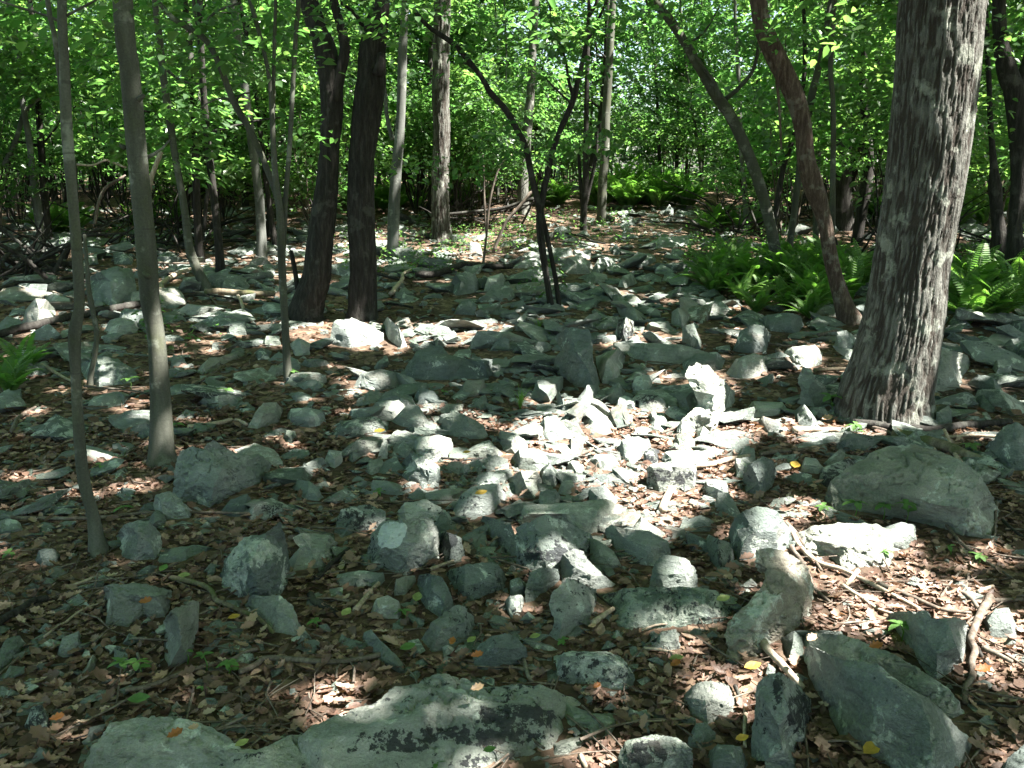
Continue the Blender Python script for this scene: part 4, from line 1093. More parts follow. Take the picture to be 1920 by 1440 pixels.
hero_tree("beech_tree", "grey beech trunk right of the dark twin trunks, paler in its upper half", M_PALE,
    [(735, 485, 26), (735, 465, 22), (737, 400, 22), (743, 320, 20), (749, 260, 18), (752, 200, 17), (754, 100, 17), (759, 20, 14), (762, -30, 13)], ztop=10, sides=16, amp=.025, freq=1.6, branches=[([(736, 262, 9), (726, 220, 8), (720, 160, 7)], .1)])
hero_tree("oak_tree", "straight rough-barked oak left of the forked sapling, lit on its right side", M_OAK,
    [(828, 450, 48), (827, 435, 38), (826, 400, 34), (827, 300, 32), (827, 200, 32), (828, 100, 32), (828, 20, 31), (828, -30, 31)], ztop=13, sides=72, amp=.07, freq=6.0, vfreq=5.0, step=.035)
FORK, DFORK = hero_tree("forked_sapling", "crooked sapling forking into a wide V in the middle of the rock field", M_DARK,
    [(1031, 582, 10), (1027, 545, 9), (1016, 480, 9), (1009, 430, 9), (1011, 388, 12), (1000, 340, 12), (985, 275, 12), (970, 245, 12), (947, 205, 12), (920, 175, 11), (905, 148, 10), (880, 115, 10), (848, 80, 10), (810, 55, 9), (785, 30, 8), (765, 2, 8), (755, -25, 8)], ztop=4.6, sides=14, amp=.04,
    branches=[([(1013, 395, 12), (1020, 350, 12), (1027, 322, 11), (1035, 285, 11), (1050, 245, 11), (1072, 195, 12), (1084, 150, 10), (1094, 110, 9), (1101, 80, 8), (1118, 45, 6), (1136, 5, 5), (1145, -30, 5)], 0.03, 4.4),
              ([(1049, 584, 10), (1043, 530, 9), (1032, 470, 9), (1021, 420, 9), (1013, 390, 10)], 0.06), ([(1037, 584, 8), (1028, 530, 7), (1020, 470, 7), (1013, 400, 7)], -.05),
              ([(1075, 185, 7), (1066, 150, 6), (1060, 110, 5), (1042, 60, 5), (1030, 10, 4)], .1), ([(1099, 80, 8), (1104, 40, 7), (1104, 0, 6)], 0.02), ([(900, 140, 5), (872, 118, 4), (850, 120, 3)], .1), ([(1072, 195, 4), (1040, 165, 4), (1018, 140, 3)], -.1)])
LEAN, DLEAN = hero_tree("leaning_maple", "grey trunk leaning left over the rocky trail, rising from the fern bed", M_SMOOTH,
    [(1458, 515, 28), (1455, 480, 23), (1446, 430, 21), (1428, 360, 21), (1404, 290, 21), (1372, 220, 21), (1352, 190, 21), (1328, 155, 18), (1308, 120, 18), (1287, 85, 17), (1262, 45, 17), (1240, 18, 16), (1215, -12, 15)], ztop=6, sides=18, amp=.025, freq=1.6,
    branches=[([(1352, 195, 11), (1368, 180, 9), (1385, 165, 8), (1410, 135, 7), (1420, 100, 7), (1424, 60, 6)], .1), ([(1348, 185, 9), (1340, 155, 7), (1322, 130, 6), (1305, 105, 5)], -.1), ([(1285, 85, 5), (1320, 60, 4), (1350, 10, 3)], .1)])
hero_tree("crooked_tree", "reddish-brown shaggy trunk leaning left beside the fern bed, next to the big oak", M_RED,
    [(1594, 605, 50), (1588, 585, 38), (1577, 550, 30), (1561, 490, 26), (1545, 410, 27), (1526, 350, 36), (1511, 300, 32), (1505, 250, 31), (1494, 200, 34), (1475, 150, 36), (1451, 100, 37), (1430, 50, 34), (1421, 0, 29), (1412, -40, 28)], ztop=9, sides=40, amp=.07, freq=3.2, vfreq=3.5, step=.035,
    branches=[([(1462, 130, 7), (1456, 150, 6), (1460, 190, 5), (1465, 280, 4)], -.1)])
hero_tree("maple_tree", "bent dark trunk between the reddish leaning trunk and the big oak", M_DARK,
    [(1607, 458, 24), (1610, 430, 20), (1622, 350, 22), (1629, 300, 21), (1627, 250, 17), (1623, 200, 17), (1618, 130, 16), (1624, 60, 14), (1623, 0, 13)], ztop=8, sides=14, amp=.04)
hero_tree("broken_snag", "short broken dark snag behind the reddish leaning trunk", M_DARK,
    [(1578, 430, 46), (1578, 380, 38), (1580, 300, 34), (1582, 255, 26), (1584, 232, 12)], sides=26, amp=.09, freq=3.0)
hero_tree("maple_sapling", "thin wavering stem behind the reddish leaning trunk", M_SMOOTH,
    [(1560, 440, 12), (1562, 330, 10), (1563, 250, 10), (1561, 180, 9), (1556, 130, 9), (1561, 60, 9), (1564, 0, 8)], d=11.5, ztop=7, sides=10, amp=.04)
hero_tree("maple_sapling", "faint slanting stem left of the reddish leaning trunk, among ferns", M_SMOOTH,
    [(1478, 505, 14), (1483, 450, 12), (1492, 370, 12), (1503, 280, 12), (1520, 190, 14), (1540, 110, 12), (1552, 40, 10)], d=13, ztop=7, sides=10, amp=.04)
hero_tree("maple_sapling", "dark thin stem curving left behind the leaning grey trunk", M_DARK,
    [(1452, 420, 11), (1458, 380, 10), (1470, 310, 10), (1480, 280, 9), (1500, 210, 8), (1508, 120, 8), (1506, 20, 7)], d=14, ztop=6, sides=10, amp=.04)
hero_tree("crooked_tree", "stout crooked trunk at the right edge with a sunlit bend", M_DARK,
    [(1902, 480, 34), (1903, 440, 26), (1907, 380, 26), (1912, 310, 30), (1909, 250, 32), (1903, 175, 36), (1892, 140, 36), (1884, 105, 32), (1878, 80, 26), (1874, 30, 24), (1873, -20, 23)], d=10.5, ztop=8, sides=30, amp=.05, freq=3,
    branches=[([(1905, 170, 22), (1925, 120, 20), (1940, 60, 18)], .1)])
hero_tree("maple_tree", "dark lumpy trunk between the big oak and the right edge", M_DARK,
    [(1872, 445, 26), (1870, 400, 22), (1867, 350, 24), (1864, 310, 14), (1858, 240, 10), (1852, 120, 9), (1848, 20, 9)], d=11.5, ztop=7, sides=16, amp=.07)
hero_tree("birch_tree", "pale birch-like trunk leaning left behind the slim sapling, dark at its foot", M_PALE,
    [(492, 486, 22), (490, 440, 18), (487, 380, 17), (478, 310, 16), (468, 230, 16), (458, 150, 16), (448, 90, 15), (440, 20, 13)], ztop=9, sides=14, amp=.03)
hero_tree("maple_tree", "distant pale trunk seen through leaves right of the forked sapling", M_SMOOTH,
    [(1128, 400, 18), (1132, 300, 17), (1138, 190, 16), (1144, 80, 14), (1150, 0, 12)], d=21, ztop=11, sides=10, amp=.03)
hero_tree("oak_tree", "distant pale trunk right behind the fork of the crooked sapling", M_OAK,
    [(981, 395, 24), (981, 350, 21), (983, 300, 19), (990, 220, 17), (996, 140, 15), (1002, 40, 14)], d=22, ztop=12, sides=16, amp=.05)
hero_tree("maple_sapling", "small dark stem clump standing in the rocks at the start of the rocky trail", M_DARK,
    [(1093, 432, 15), (1094, 390, 13), (1098, 330, 13), (1099, 250, 10), (1101, 150, 9), (1104, 40, 8)], ztop=6, sides=10, amp=.04,
    branches=[([(1097, 385, 9), (1108, 340, 7), (1118, 290, 6), (1120, 240, 5)], .05), ([(1094, 400, 8), (1088, 330, 7), (1085, 270, 6)], .05)])
hero_tree("maple_tree", "pale wavering trunk at the far left edge of the woods", M_PALE,
    [(74, 480, 18), (75, 440, 13), (71, 400, 16), (62, 330, 12), (53, 260, 11), (44, 200, 11), (38, 120, 10), (30, 60, 9)], ztop=7, sides=12, amp=.04, branches=[([(45, 210, 7), (60, 195, 6), (80, 180, 4)], 0), ([(43, 215, 8), (30, 260, 9), (8, 310, 10)], .3)])
hero_tree("maple_sapling", "little crooked stem standing just right of the thinnest near trunk", M_SMOOTH,
    [(168, 722, 13), (172, 690, 10), (178, 660, 10), (181, 620, 9), (172, 570, 10), (166, 535, 9), (164, 500, 7), (158, 440, 6)], sides=10, amp=.03)
hero_tree("maple_tree", "pale far trunk with a kink behind the leaning grey trunk", M_PALE,
    [(1400, 395, 13), (1396, 360, 12), (1392, 320, 9), (1388, 260, 8), (1385, 160, 8), (1380, 60, 7)], d=19, ztop=8, sides=10, amp=.03)
hero_tree("maple_sapling", "thin twin shoots standing left of the forked sapling", M_TWIG,
    [(906, 495, 6), (912, 440, 5), (918, 380, 5), (930, 330, 4), (945, 300, 4), (960, 290, 3)], sides=6, amp=.03, branches=[([(912, 440, 4), (908, 380, 4), (907, 330, 3), (905, 290, 3)], 0)])

# ------------------------------------------------------------------ leaf sprays
def spray_arrays(centers, rnd, n_leaf=26, reach=.45, lsize=.085, tilt=.35):
    """horizontal fans of leaves on a twig; returns arrays"""
    P, D, N, L, W, t = [], [], [], [], [], []
    for c in centers:
        az = rnd.uniform(0, 2 * math.pi); el = rnd.gauss(-.05, .2)
        ax = np.array([math.cos(az) * math.cos(el), math.sin(az) * math.cos(el), math.sin(el)])
        sd = np.array([-math.sin(az), math.cos(az), rnd.gauss(0, .25)])
        base_n = np.cross(ax, sd); base_n /= np.linalg.norm(base_n)
        if base_n[2] < 0: base_n = -base_n
        tt = rnd.random()
        for k in range(n_leaf):
            s = rnd.uniform(-1, 1)
            off = rnd.gauss(0, .5)
            p = c + ax * reach * s + sd * reach * .6 * off * (1 - .4 * abs(s)) + np.array([0, 0, rnd.gauss(0, .05)])
            dv = ax * rnd.uniform(.2, 1) + sd * (1 if off > 0 else -1) * rnd.uniform(.3, 1) + np.array([0, 0, rnd.gauss(-.2, .25)])
            nv = base_n + np.array([rnd.gauss(0, tilt), rnd.gauss(0, tilt), 0])
            l = lsize * rnd.uniform(.5, 1.3)
            P.append(p); D.append(dv); N.append(nv); L.append(l); W.append(l * rnd.uniform(.6, .8)); t.append(min(1, max(0, .5 * tt + .5 * rnd.random())))
    return [np.array(a) for a in (P, D, N, L, W, t)]

def crown_proto(seed, nspray, r, z0, z1, lsize=.1, nleaf=26):
    rnd = random.Random(seed)
    cs = []
    lobes = [(rnd.gauss(0, r * .45), rnd.gauss(0, r * .45), rnd.uniform(z0 + .5, z1 - .4), rnd.uniform(.45, .75) * r) for _ in range(9)]
    while len(cs) < nspray:
        x, y, z, q = rnd.choice(lobes)
        v = np.array([rnd.gauss(0, 1), rnd.gauss(0, 1), rnd.gauss(0, 1)]); v /= np.linalg.norm(v)
        k = rnd.random() ** .5
        p = np.array([x, y, z]) + v * np.array([q, q, q * .6]) * k
        if p[2] > z0: cs.append(p)
    A = spray_arrays(cs, rnd, nleaf, .42, lsize)
    return leaf_mesh("crown", T_LEAF, *A[:5], A[5], M_LEAF)

def stem_proto(seed, h, r, nlimb, mat):
    rnd = random.Random(seed)
    zs = np.linspace(-.2, h, 14)
    ax, ay = rnd.gauss(0, .05), rnd.gauss(0, .05)
    C = np.stack([ax * zs + .12 * np.sin(zs * rnd.uniform(.5, 1.1) + rnd.uniform(0, 6)) - .12 * 0, ay * zs + .1 * np.sin(zs * rnd.uniform(.5, 1.1) + rnd.uniform(0, 6)), zs], 1)
    C[:, :2] -= C[0, :2]
    R = r * (1 - .85 * np.clip(zs / h, 0, 1)) + .004; R[0] *= 1.4
    C2 = catmull(np.concatenate([C, R[:, None]], 1), 2)
    V, T = tube(C2[:, :3], C2[:, 3], 8, bark_disp(seed, .05, 1.5, 2))
    Vs, Ts, off = [V], [T], len(V)
    for _ in range(nlimb):
        z = rnd.uniform(h * .2, h * .9); i = np.argmin(abs(C2[:, 2] - z)); p = C2[i, :3]; r0 = C2[i, 3] * rnd.uniform(.35, .6)
        az = rnd.uniform(0, 6.28); ln = rnd.uniform(.7, 1.7); el = rnd.uniform(.1, .8)
        q = [p]; dv = np.array([math.cos(az) * math.cos(el), math.sin(az) * math.cos(el), math.sin(el)])
        for k in range(5):
            dv = dv + np.array([rnd.gauss(0, .14), rnd.gauss(0, .14), rnd.gauss(.0, .14)]); q.append(q[-1] + dv / np.linalg.norm(dv) * ln / 5)
        V, T = tube(np.array(q), np.linspace(r0, .004, 6), 5)
        Vs.append(V); Ts.append(T + off); off += len(V)
    return mesh_tris("trunk", np.concatenate(Vs), np.concatenate(Ts), mat)

CROWNS = [crown_proto(50 + s, 135, 1.85, .9, 8.2, .14, 24) for s in range(7)]
LOWCROWNS = [crown_proto(80 + s, 85, 1.35, .45, 3.4, .12, 23) for s in range(5)]
STEMS = [stem_proto(200 + s, random.Random(s).uniform(7, 10), random.Random(s + 9).uniform(.035, .085), 12, [M_SMOOTH, M_DARK, M_DARK, M_SMOOTH, M_DARK, M_PALE, M_DARK, M_SMOOTH][s]) for s in range(8)]

def shrub_stems(seed, mat):
    rnd = random.Random(seed); Vs, Ts, off = [], [], 0
    for _ in range(rnd.randint(7, 11)):
        az = rnd.uniform(0, 6.28); sp = rnd.uniform(.15, .75); h = rnd.uniform(1.5, 3.2)
        z = np.linspace(-.12, h, 9)
        x = math.cos(az) * sp * (z / h) ** 1.4 * h * .45 + rnd.gauss(0, .14) + .05 * np.sin(z * 3 + az)
        y = math.sin(az) * sp * (z / h) ** 1.4 * h * .45 + rnd.gauss(0, .14) + .05 * np.cos(z * 2.6 + az)
        V, T = tube(np.stack([x, y, z], 1), np.linspace(rnd.uniform(.014, .03), .004, 9), 6)
        Vs.append(V); Ts.append(T + off); off += len(V)
    return mesh_tris("stems", np.concatenate(Vs), np.concatenate(Ts), mat)
SHRUBS = [shrub_stems(300 + s, [M_DARK, M_TWIG, M_DARK][s % 3]) for s in range(6)]

HT = []
for root, C, d, lab in TREEC:
    i = np.argmin(abs(C[:, 2] - (gz(C[0, 0], C[0, 1]) + 1.0)))
    uu, vv, _ = project(C[i:i + 1, :3]); u0, v0, _ = project(np.array([[C[1, 0], C[1, 1], float(gz(C[1, 0], C[1, 1]))]]))
    HT.append((float(u0[0]), float(v0[0]), lab, ""))
SHORT_T = {}
_names = ["big furrowed oak", "smooth olive trunk", "thinnest near trunk", "leaning left trunk", "slim straight sapling", "left dark twin trunk", "right dark twin trunk", "grey beech trunk", "straight rough oak", "forked sapling",
          "leaning grey trunk", "reddish leaning trunk", "bent dark trunk", "broken snag", "wavering stem", "slanting fern stem", "curving dark stem", "right edge trunk", "lumpy dark trunk", "pale birch-like trunk",
          "distant pale trunk", "far rough trunk", "dark stem clump", "far left trunk", "little crooked stem", "kinked far trunk", "twin shoots"]
HT = [(a, b, c, _names[k]) for k, (a, b, c, _) in enumerate(HT)]

BG = []
rb = random.Random(21)
def ok_spot(x, y, m):
    for C in SHAFTS:
        if math.hypot(C[1, 0] - x, C[1, 1] - y) < m: return False
    for a, b in BG:
        if math.hypot(a - x, b - y) < m * 1.1: return False
    return True

def trail_clear(x, y):
    """distance from the line of the open rock field"""
    cx = np.interp(y, [6, 10, 16, 22, 30], [.6, .8, 1.6, 2.8, 4.4]); hw = np.interp(y, [6, 10, 16, 20, 26, 40], [3.2, 3.2, 3.0, 2.6, 1.6, .3])
    return abs(x - cx) > hw

n = 0
guard = 0
while n < 165 and guard < 6000:
    guard += 1
    y = 10.5 + 34 * rb.random() ** .8
    x = rb.uniform(-1, 1) * (.66 * y + 3)
    if not trail_clear(x, y) or not ok_spot(x, y, .95): continue
    if y < 15 and abs(x) < 4.5 and rb.random() < .6: continue
    BG.append((x, y)); n += 1
    z = float(gz(x, y))
    root = bpy.data.objects.new("woodland_tree", None); ROOTC.objects.link(root)
    root.location = (x, y, z)
    s = rb.uniform(.75, 1.25)
    a = link("trunk", STEMS[rb.randrange(len(STEMS))], root); a.rotation_euler = (rb.gauss(0, .05), rb.gauss(0, .05), rb.uniform(0, 6.28)); a.scale = (s, s, s)
    b = link("crown", CROWNS[rb.randrange(len(CROWNS))], root); b.rotation_euler = (0, 0, rb.uniform(0, 6.28)); s2 = rb.uniform(.8, 1.2); b.scale = (s2 * 1.05, s2 * 1.05, s2)
    b.location = (0, 0, rb.uniform(-.35, .5))
    uu, vv, _ = project(np.array([[x, y, z]]))
    tone = {"smooth_bark": "olive", "dark_bark": "dark", "pale_bark": "pale"}[a.data.materials[0].name]
    tag(root, near_label(f"{tone} slender tree " + ("deep in the woods" if y > 32 else "in the far woods" if y > 22 else "at the wood's near edge"), float(uu[0]), float(vv[0]), HT), "tree", "slender trees of the woods beyond")
n = 0; guard = 0
while n < 170 and guard < 6000:
    guard += 1
    y = 12.5 + 33 * rb.random() ** .7
    x = rb.uniform(-1, 1) * (.62 * y + 2)
    if not trail_clear(x, y) or not ok_spot(x, y, .7): continue
    if y < 16 and abs(x) < 5 and rb.random() < .7: continue
    BG.append((x, y)); n += 1
    z = float(gz(x, y))
    root = bpy.data.objects.new("woodland_shrub", None); ROOTC.objects.link(root)
    root.location = (x, y, z); s = rb.uniform(.7, 1.2)
    a = link("stems", SHRUBS[rb.randrange(len(SHRUBS))], root); a.rotation_euler = (0, 0, rb.uniform(0, 6.28)); a.scale = (s, s, s)
    b = link("crown", LOWCROWNS[rb.randrange(len(LOWCROWNS))], root); b.rotation_euler = (0, 0, rb.uniform(0, 6.28)); b.scale = (s, s, s); b.location = (0, 0, rb.uniform(0, .4))
    uu, vv, _ = project(np.array([[x, y, z]]))
    tone = {"smooth_bark": "olive", "dark_bark": "dark", "dead_wood": "brown"}[a.data.materials[0].name]
    tag(root, near_label(f"{tone} many-stemmed shrub " + ("deep in the thicket" if y > 32 else "in the far thicket" if y > 22 else "in the near thicket"), float(uu[0]), float(vv[0]), HT), "shrub", "shrubs of the thicket beyond")

# far wood that reads as one mass
rf = random.Random(5)
cs = []
for _ in range(9500):
    y = rf.uniform(38, 70); x = rf.uniform(-1, 1) * (.7 * y + 4)
    cs.append(np.array([x, y, float(gz(x, y)) + .1 + 15 * rf.random() ** 1.7]))
for _ in range(4200):  # unseen foliage ring beside and behind the camera, added to cut sky light
    a = rf.uniform(math.radians(42), math.radians(318)); r = rf.uniform(22, 44)
    cs.append(np.array([r * math.sin(a), r * math.cos(a), float(gz(r * math.sin(a), r * math.cos(a))) + .3 + 14 * rf.random()]))
A = spray_arrays(cs, rf, 11, 1.05, .31, .5)
tag(link("far_woods_foliage", leaf_mesh("far_woods_foliage", T_DIA, *A[:5], A[5], M_LEAF)), "dense green foliage of the woods in the distance", "foliage", None, "stuff")

# crowns of the near trees that hang into the picture
def hang(root, specs, seed, lsize=.085, nleaf=20, reach=.34):
    rnd = random.Random(seed); cs = []
    for u, v, d, su, sv, sd, k in specs:
        for _ in range(k):
            cs.append(at_depth(u + rnd.uniform(-su, su), v + rnd.uniform(-sv, sv), d + rnd.uniform(-sd, sd)))
    A = spray_arrays(cs, rnd, nleaf, reach, lsize)
    off = np.array(root.location)
    me = leaf_mesh("crown", T_LEAF, A[0] - off, *A[1:5], A[5], M_LEAF)
    # thin twigs carrying the leaves
    Vs, Ts, o = [me], [], 0
    link("crown", me, root)
byname = {k: t[0] for k, t in zip(_names, TREEC)}
hang(byname["forked sapling"], [(870, 305, DFORK, 120, 28, .5, 9), (980, 270, DFORK, 90, 35, .6, 7), (1100, 255, DFORK, 80, 35, .6, 8), (1000, 85, DFORK - .8, 160, 60, .8, 16), (1090, 60, DFORK - .5, 70, 40, .5, 8), (830, 25, DFORK, 80, 30, .6, 8)], 1, .088)
hang(byname["leaning grey trunk"], [(1310, 40, DLEAN, 110, 40, .8, 14), (1430, 60, DLEAN, 60, 50, .6, 7), (1230, 10, DLEAN - .8, 90, 25, .6, 9), (1250, 120, DLEAN, 80, 30, .6, 6)], 2, .09)
hang(byname["slim straight sapling"], [(430, 60, 7.2, 130, 55, .6, 16), (340, 30, 7.0, 60, 30, .5, 6), (520, 60, 7.2, 60, 60, .5, 7), (400, 150, 7.6, 60, 40, .5, 5), (560, 250, 8, 30, 40, .4, 3)], 3, .085)
hang(byname["thinnest near trunk"], [(40, 40, 5.0, 60, 40, .6, 5), (170, 25, 5.2, 50, 25, .5, 4)], 4, .08)
hang(byname["reddish leaning trunk"], [(1490, 55, 8.4, 70, 30, .5, 6), (1550, 40, 9, 80, 30, .7, 8)], 5, .085)
hang(byname["bent dark trunk"], [(1600, 250, 12.5, 60, 30, .8, 7), (1640, 130, 12.5, 40, 60, .8, 8)], 6, .09)
hang(byname["lumpy dark trunk"], [(1860, 230, 10.5, 50, 35, .6, 7), (1850, 90, 10.5, 50, 60, .6, 8)], 7, .085)
hang(byname["right dark twin trunk"], [(730, 30, 9.0, 60, 30, .5, 7), (640, 10, 9, 50, 15, .5, 4)], 8, .085)

# ------------------------------------------------------------------ high canopy with gaps for the sun
PATCH = [  # photo position of a sun patch and its half axes
 (1180, 795, 225, 62), (1230, 870, 135, 65), (1210, 945, 80, 50), (1100, 840, 110, 36), (1150, 745, 60, 25), (1010, 800, 60, 35), (1330, 720, 50, 36), (1300, 790, 60, 40), (1450, 760, 40, 22),
 (1600, 1018, 135, 48), (1425, 990, 64, 44), (1500, 930, 60, 20), (1650, 1120, 160, 46), (1760, 1090, 110, 40), (1875, 1180, 90, 62), (1200, 850, 110, 40), (1530, 800, 60, 18),
 (1290, 630, 24, 20), (1190, 622, 60, 22), (742, 622, 26, 26), (905, 690, 22, 14), (800, 745, 24, 12), (740, 758, 30, 10), (820, 775, 26, 9),
 (815, 835, 44, 16), (790, 880, 34, 22), (690, 830, 30, 8), (1265, 1070, 40, 26), (1430, 1085, 36, 32), (1495, 660, 40, 16), (1015, 735, 40, 14), (910, 770, 22, 9),
 (640, 1300, 75, 22), (560, 1265, 60, 12), (690, 1235, 60, 14), (905, 1395, 58, 26), (1150, 1262, 36, 16), (1290, 1135, 80, 14), (1040, 1035, 44, 18), (1130, 1215, 40, 12), (890, 935, 26, 10), (1140, 960, 30, 10),
 (400, 828, 70, 8), (240, 890, 40, 9), (545, 815, 16, 10), (560, 860, 34, 9), (150, 900, 50, 8), (25, 870, 40, 10),
 (180, 490, 75, 12), (330, 440, 40, 9), (60, 540, 40, 8), (75, 588, 20, 16), (240, 575, 40, 8), (440, 428, 30, 7), (335, 492, 60, 6), (110, 455, 60, 7), (175, 565, 20, 8), (390, 640, 20, 6), (390, 625, 40, 5),
 (1200, 402, 110, 10), (1130, 455, 40, 7), (1290, 455, 55, 8), (960, 390, 70, 9), (860, 470, 40, 9), (900, 440, 40, 9), (1110, 492, 20, 8), (1000, 500, 20, 9), (1170, 540, 18, 7), (520, 634, 16, 5), (650, 615, 30, 6),
 (1790, 1030, 50, 12), (1050, 1400, 20, 10), (60, 1340, 20, 8), (1350, 900, 50, 14), (1190, 560, 16, 8), (985, 575, 14, 8), (800, 600, 16, 8), (870, 600, 14, 7), (600, 480, 30, 7), (720, 440, 30, 8), (1360, 505, 30, 10),
 (880, 840, 30, 12), (960, 855, 44, 14), (1010, 870, 30, 12), (720, 965, 40, 9), (940, 985, 18, 8), (520, 800, 20, 7), (700, 790, 24, 8), (650, 755, 18, 6), (1400, 620, 30, 9), (1120, 1110, 24, 8), (960, 1130, 22, 8), (1220, 1090, 30, 12), (1560, 1060, 50, 12), (1480, 860, 30, 10), (1640, 800, 40, 9), (1700, 860, 20, 6),
 (1560, 690, 20, 7), (1240, 690, 28, 10), (1090, 690, 18, 8), (780, 1010, 16, 8), (860, 1320, 50, 12), (760, 1350, 40, 10), (1000, 1300, 30, 9), (480, 1390, 30, 8), (1320, 1310, 20, 7), (1080, 1200, 26, 9)]
SHAFT_PTS = []   # points above the ground that the sun reaches
_r = random.Random(17)
for u, v, r in [(1735, 60, .14), (1790, 90, .12), (1800, 170, .10), (1765, 250, .10), (1740, 330, .12), (1745, 420, .10), (1715, 470, .13), (1722, 540, .14), (1700, 590, .10), (1715, 650, .13), (1700, 720, .1), (1730, 740, .09), (1690, 300, .08), (1770, 20, .1), (1680, 420, .08), (1670, 540, .07)]:
    SHAFT_PTS.append((at_depth(u, v, 5.75), r * 1.9))
for u, v, d, r in [(295, 640, 5.0, .12), (285, 715, 4.9, .07), (835, 100, 15.5, .2), (830, 160, 15.5, .3), (832, 240, 15.5, .3), (835, 350, 15.5, .25), (835, 410, 15.5, .2), (705, 80, 9.1, .1), (690, 120, 9.1, .08), (675, 190, 9.1, .07), (1890, 110, 10.3, .16), (1912, 380, 10.3, .2), (752, 180, 12, .2), (752, 60, 12, .2), (740, 350, 12, .15), (985, 340, 21.5, .3), (1140, 210, 21, .5), (455, 110, 12, .3), (460, 150, 12, .3), (70, 400, 13, .25), (300, 110, 9.6, .12), (1500, 200, 8.6, .06),
                   (860, 310, 8.8, .55), (800, 330, 8.8, .5), (950, 290, 8.8, .5), (1060, 260, 8.8, .5), (1110, 240, 8.8, .4), (760, 330, 8.8, .2), (1000, 270, 8.8, .2), (1460, 45, 8.4, .1), (1480, 495, 11, .12), (1350, 520, 10.5, .12), (1400, 560, 9.8, .1), (1540, 540, 10, .1), (1850, 540, 9, .15)]:
    SHAFT_PTS.append((at_depth(u, v, d), r))

for u, v, r in [(1230, 386, 1.6), (1170, 386, 1.3), (1280, 388, 1.2), (1130, 390, .8)]: SHAFT_PTS.append((ground(u, v) + np.array([0, 0, .8]), r))

def canopy():
    N1, N2 = 200000, 190000
    g1 = np.stack([RNG.uniform(-9, 9.5, N1), RNG.uniform(.2, 13.5, N1)], 1)
    g2 = np.stack([RNG.uniform(-24, 24, N2), RNG.uniform(13.0, 50, N2)], 1)
    N3 = 110000
    g3 = np.stack([RNG.uniform(-20, 20, N3), RNG.uniform(-14, 13, N3)], 1)  # canopy extended out of view at the sides and behind, added to block sky
    g3 = g3[(np.abs(g3[:, 0]) > 9.2) | (g3[:, 1] < .2)]
    g = np.concatenate([g1, g2, g3])
    h = RNG.uniform(7.0, 13.5, len(g))
    zg = gz(g[:, 0], g[:, 1])
    p = np.stack([g[:, 0], g[:, 1], zg], 1) + SUN[None] * (h / SUN[2])[:, None]
    P3 = np.stack([g[:, 0], g[:, 1], zg + .08], 1)
    u, v, zc = project(P3)
    keep = np.ones(len(g), bool)
    # irregular edge for the gaps
    wob = fbm(np.stack([g[:, 0] * 2.2, g[:, 1] * 2.2, np.zeros(len(g))], 1), 3, 41)
    speck = fbm(np.stack([g[:, 0] * 3.4, g[:, 1] * 3.4, np.ones(len(g))], 1), 2, 47)
    dmin = np.full(len(g), 9.0)
    for a, b, ra, rb_ in PATCH:
        dmin = np.minimum(dmin, ((u - a) / ra) ** 2 + ((v - b) / rb_) ** 2)
    keep &= ~((dmin < .85 + 1.5 * (wob - .25)) & np.isfinite(u))
    for c, r in SHAFT_PTS:
        q = p - c
        t = q @ SUN
        d = np.linalg.norm(q - t[:, None] * SUN[None], axis=1)
        keep &= ~((d < r * (.55 + 1.1 * wob)) & (t > 0))
    # free dapple: small flecks near, half open far
    y = g[:, 1]
    thr = np.interp(y, [0, 9, 13, 18, 40], [.72, .71, .68, .66, .655])
    shade = np.full(len(g), 9.0)
    for a, b, ra, rb_ in [(250, 1400, 230, 75), (200, 1120, 330, 110), (1715, 915, 190, 100), (1690, 1340, 190, 120), (690, 560, 110, 60), (820, 660, 130, 40), (1080, 670, 70, 50), (500, 960, 200, 90), (560, 1060, 160, 70)]:
        shade = np.minimum(shade, ((u - a) / ra) ** 2 + ((v - b) / rb_) ** 2)
    keep &= ~((speck > thr) & ~((shade < 1) & np.isfinite(u) & (h < 14)))
    p = p[keep]; g = g[keep]
    n = len(p)
    az = RNG.uniform(0, 2 * math.pi, n)
    D = np.stack([np.cos(az), np.sin(az), RNG.normal(-.1, .3, n)], 1)
    Nn = np.stack([RNG.normal(0, .35, n), RNG.normal(0, .35, n), np.ones(n)], 1)
    L = np.where((np.abs(g[:, 0]) < 9.3) & (g[:, 1] > .2) & (g[:, 1] < 13), RNG.uniform(.11, .20, n), RNG.uniform(.16, .27, n))
    W = L * RNG.uniform(.55, .75, n)
    p = p - D * (L * .5)[:, None]
    tint = RNG.uniform(0, 1, n)
    # every leaf belongs to the nearest tall tree
    tall = [(r, C) for (r, C, d, lab) in TREEC if C[-1, 2] > 7.5]
    tops = np.array([C[-1, :2] for r, C in tall])
    dd = np.linalg.norm(p[:, None, :2] - tops[None], axis=2)
    near = dd.argmin(1); nd = dd.min(1)
    for k, (root, C) in enumerate(tall):
        m = (near == k) & (nd < 4.2)
        if m.sum() < 30: continue
        o = np.array(root.location)
        link("crown", leaf_mesh("crown", T_DIA, p[m] - o, D[m], Nn[m], L[m], W[m], tint[m], M_LEAF), root)
    m = nd >= 4.2
    tag(link("canopy_leaves", leaf_mesh("canopy_leaves", T_DIA, p[m], D[m], Nn[m], L[m], W[m], tint[m], M_LEAF)), "roof of green leaves high over the forest floor", "foliage", None, "stuff")
canopy()

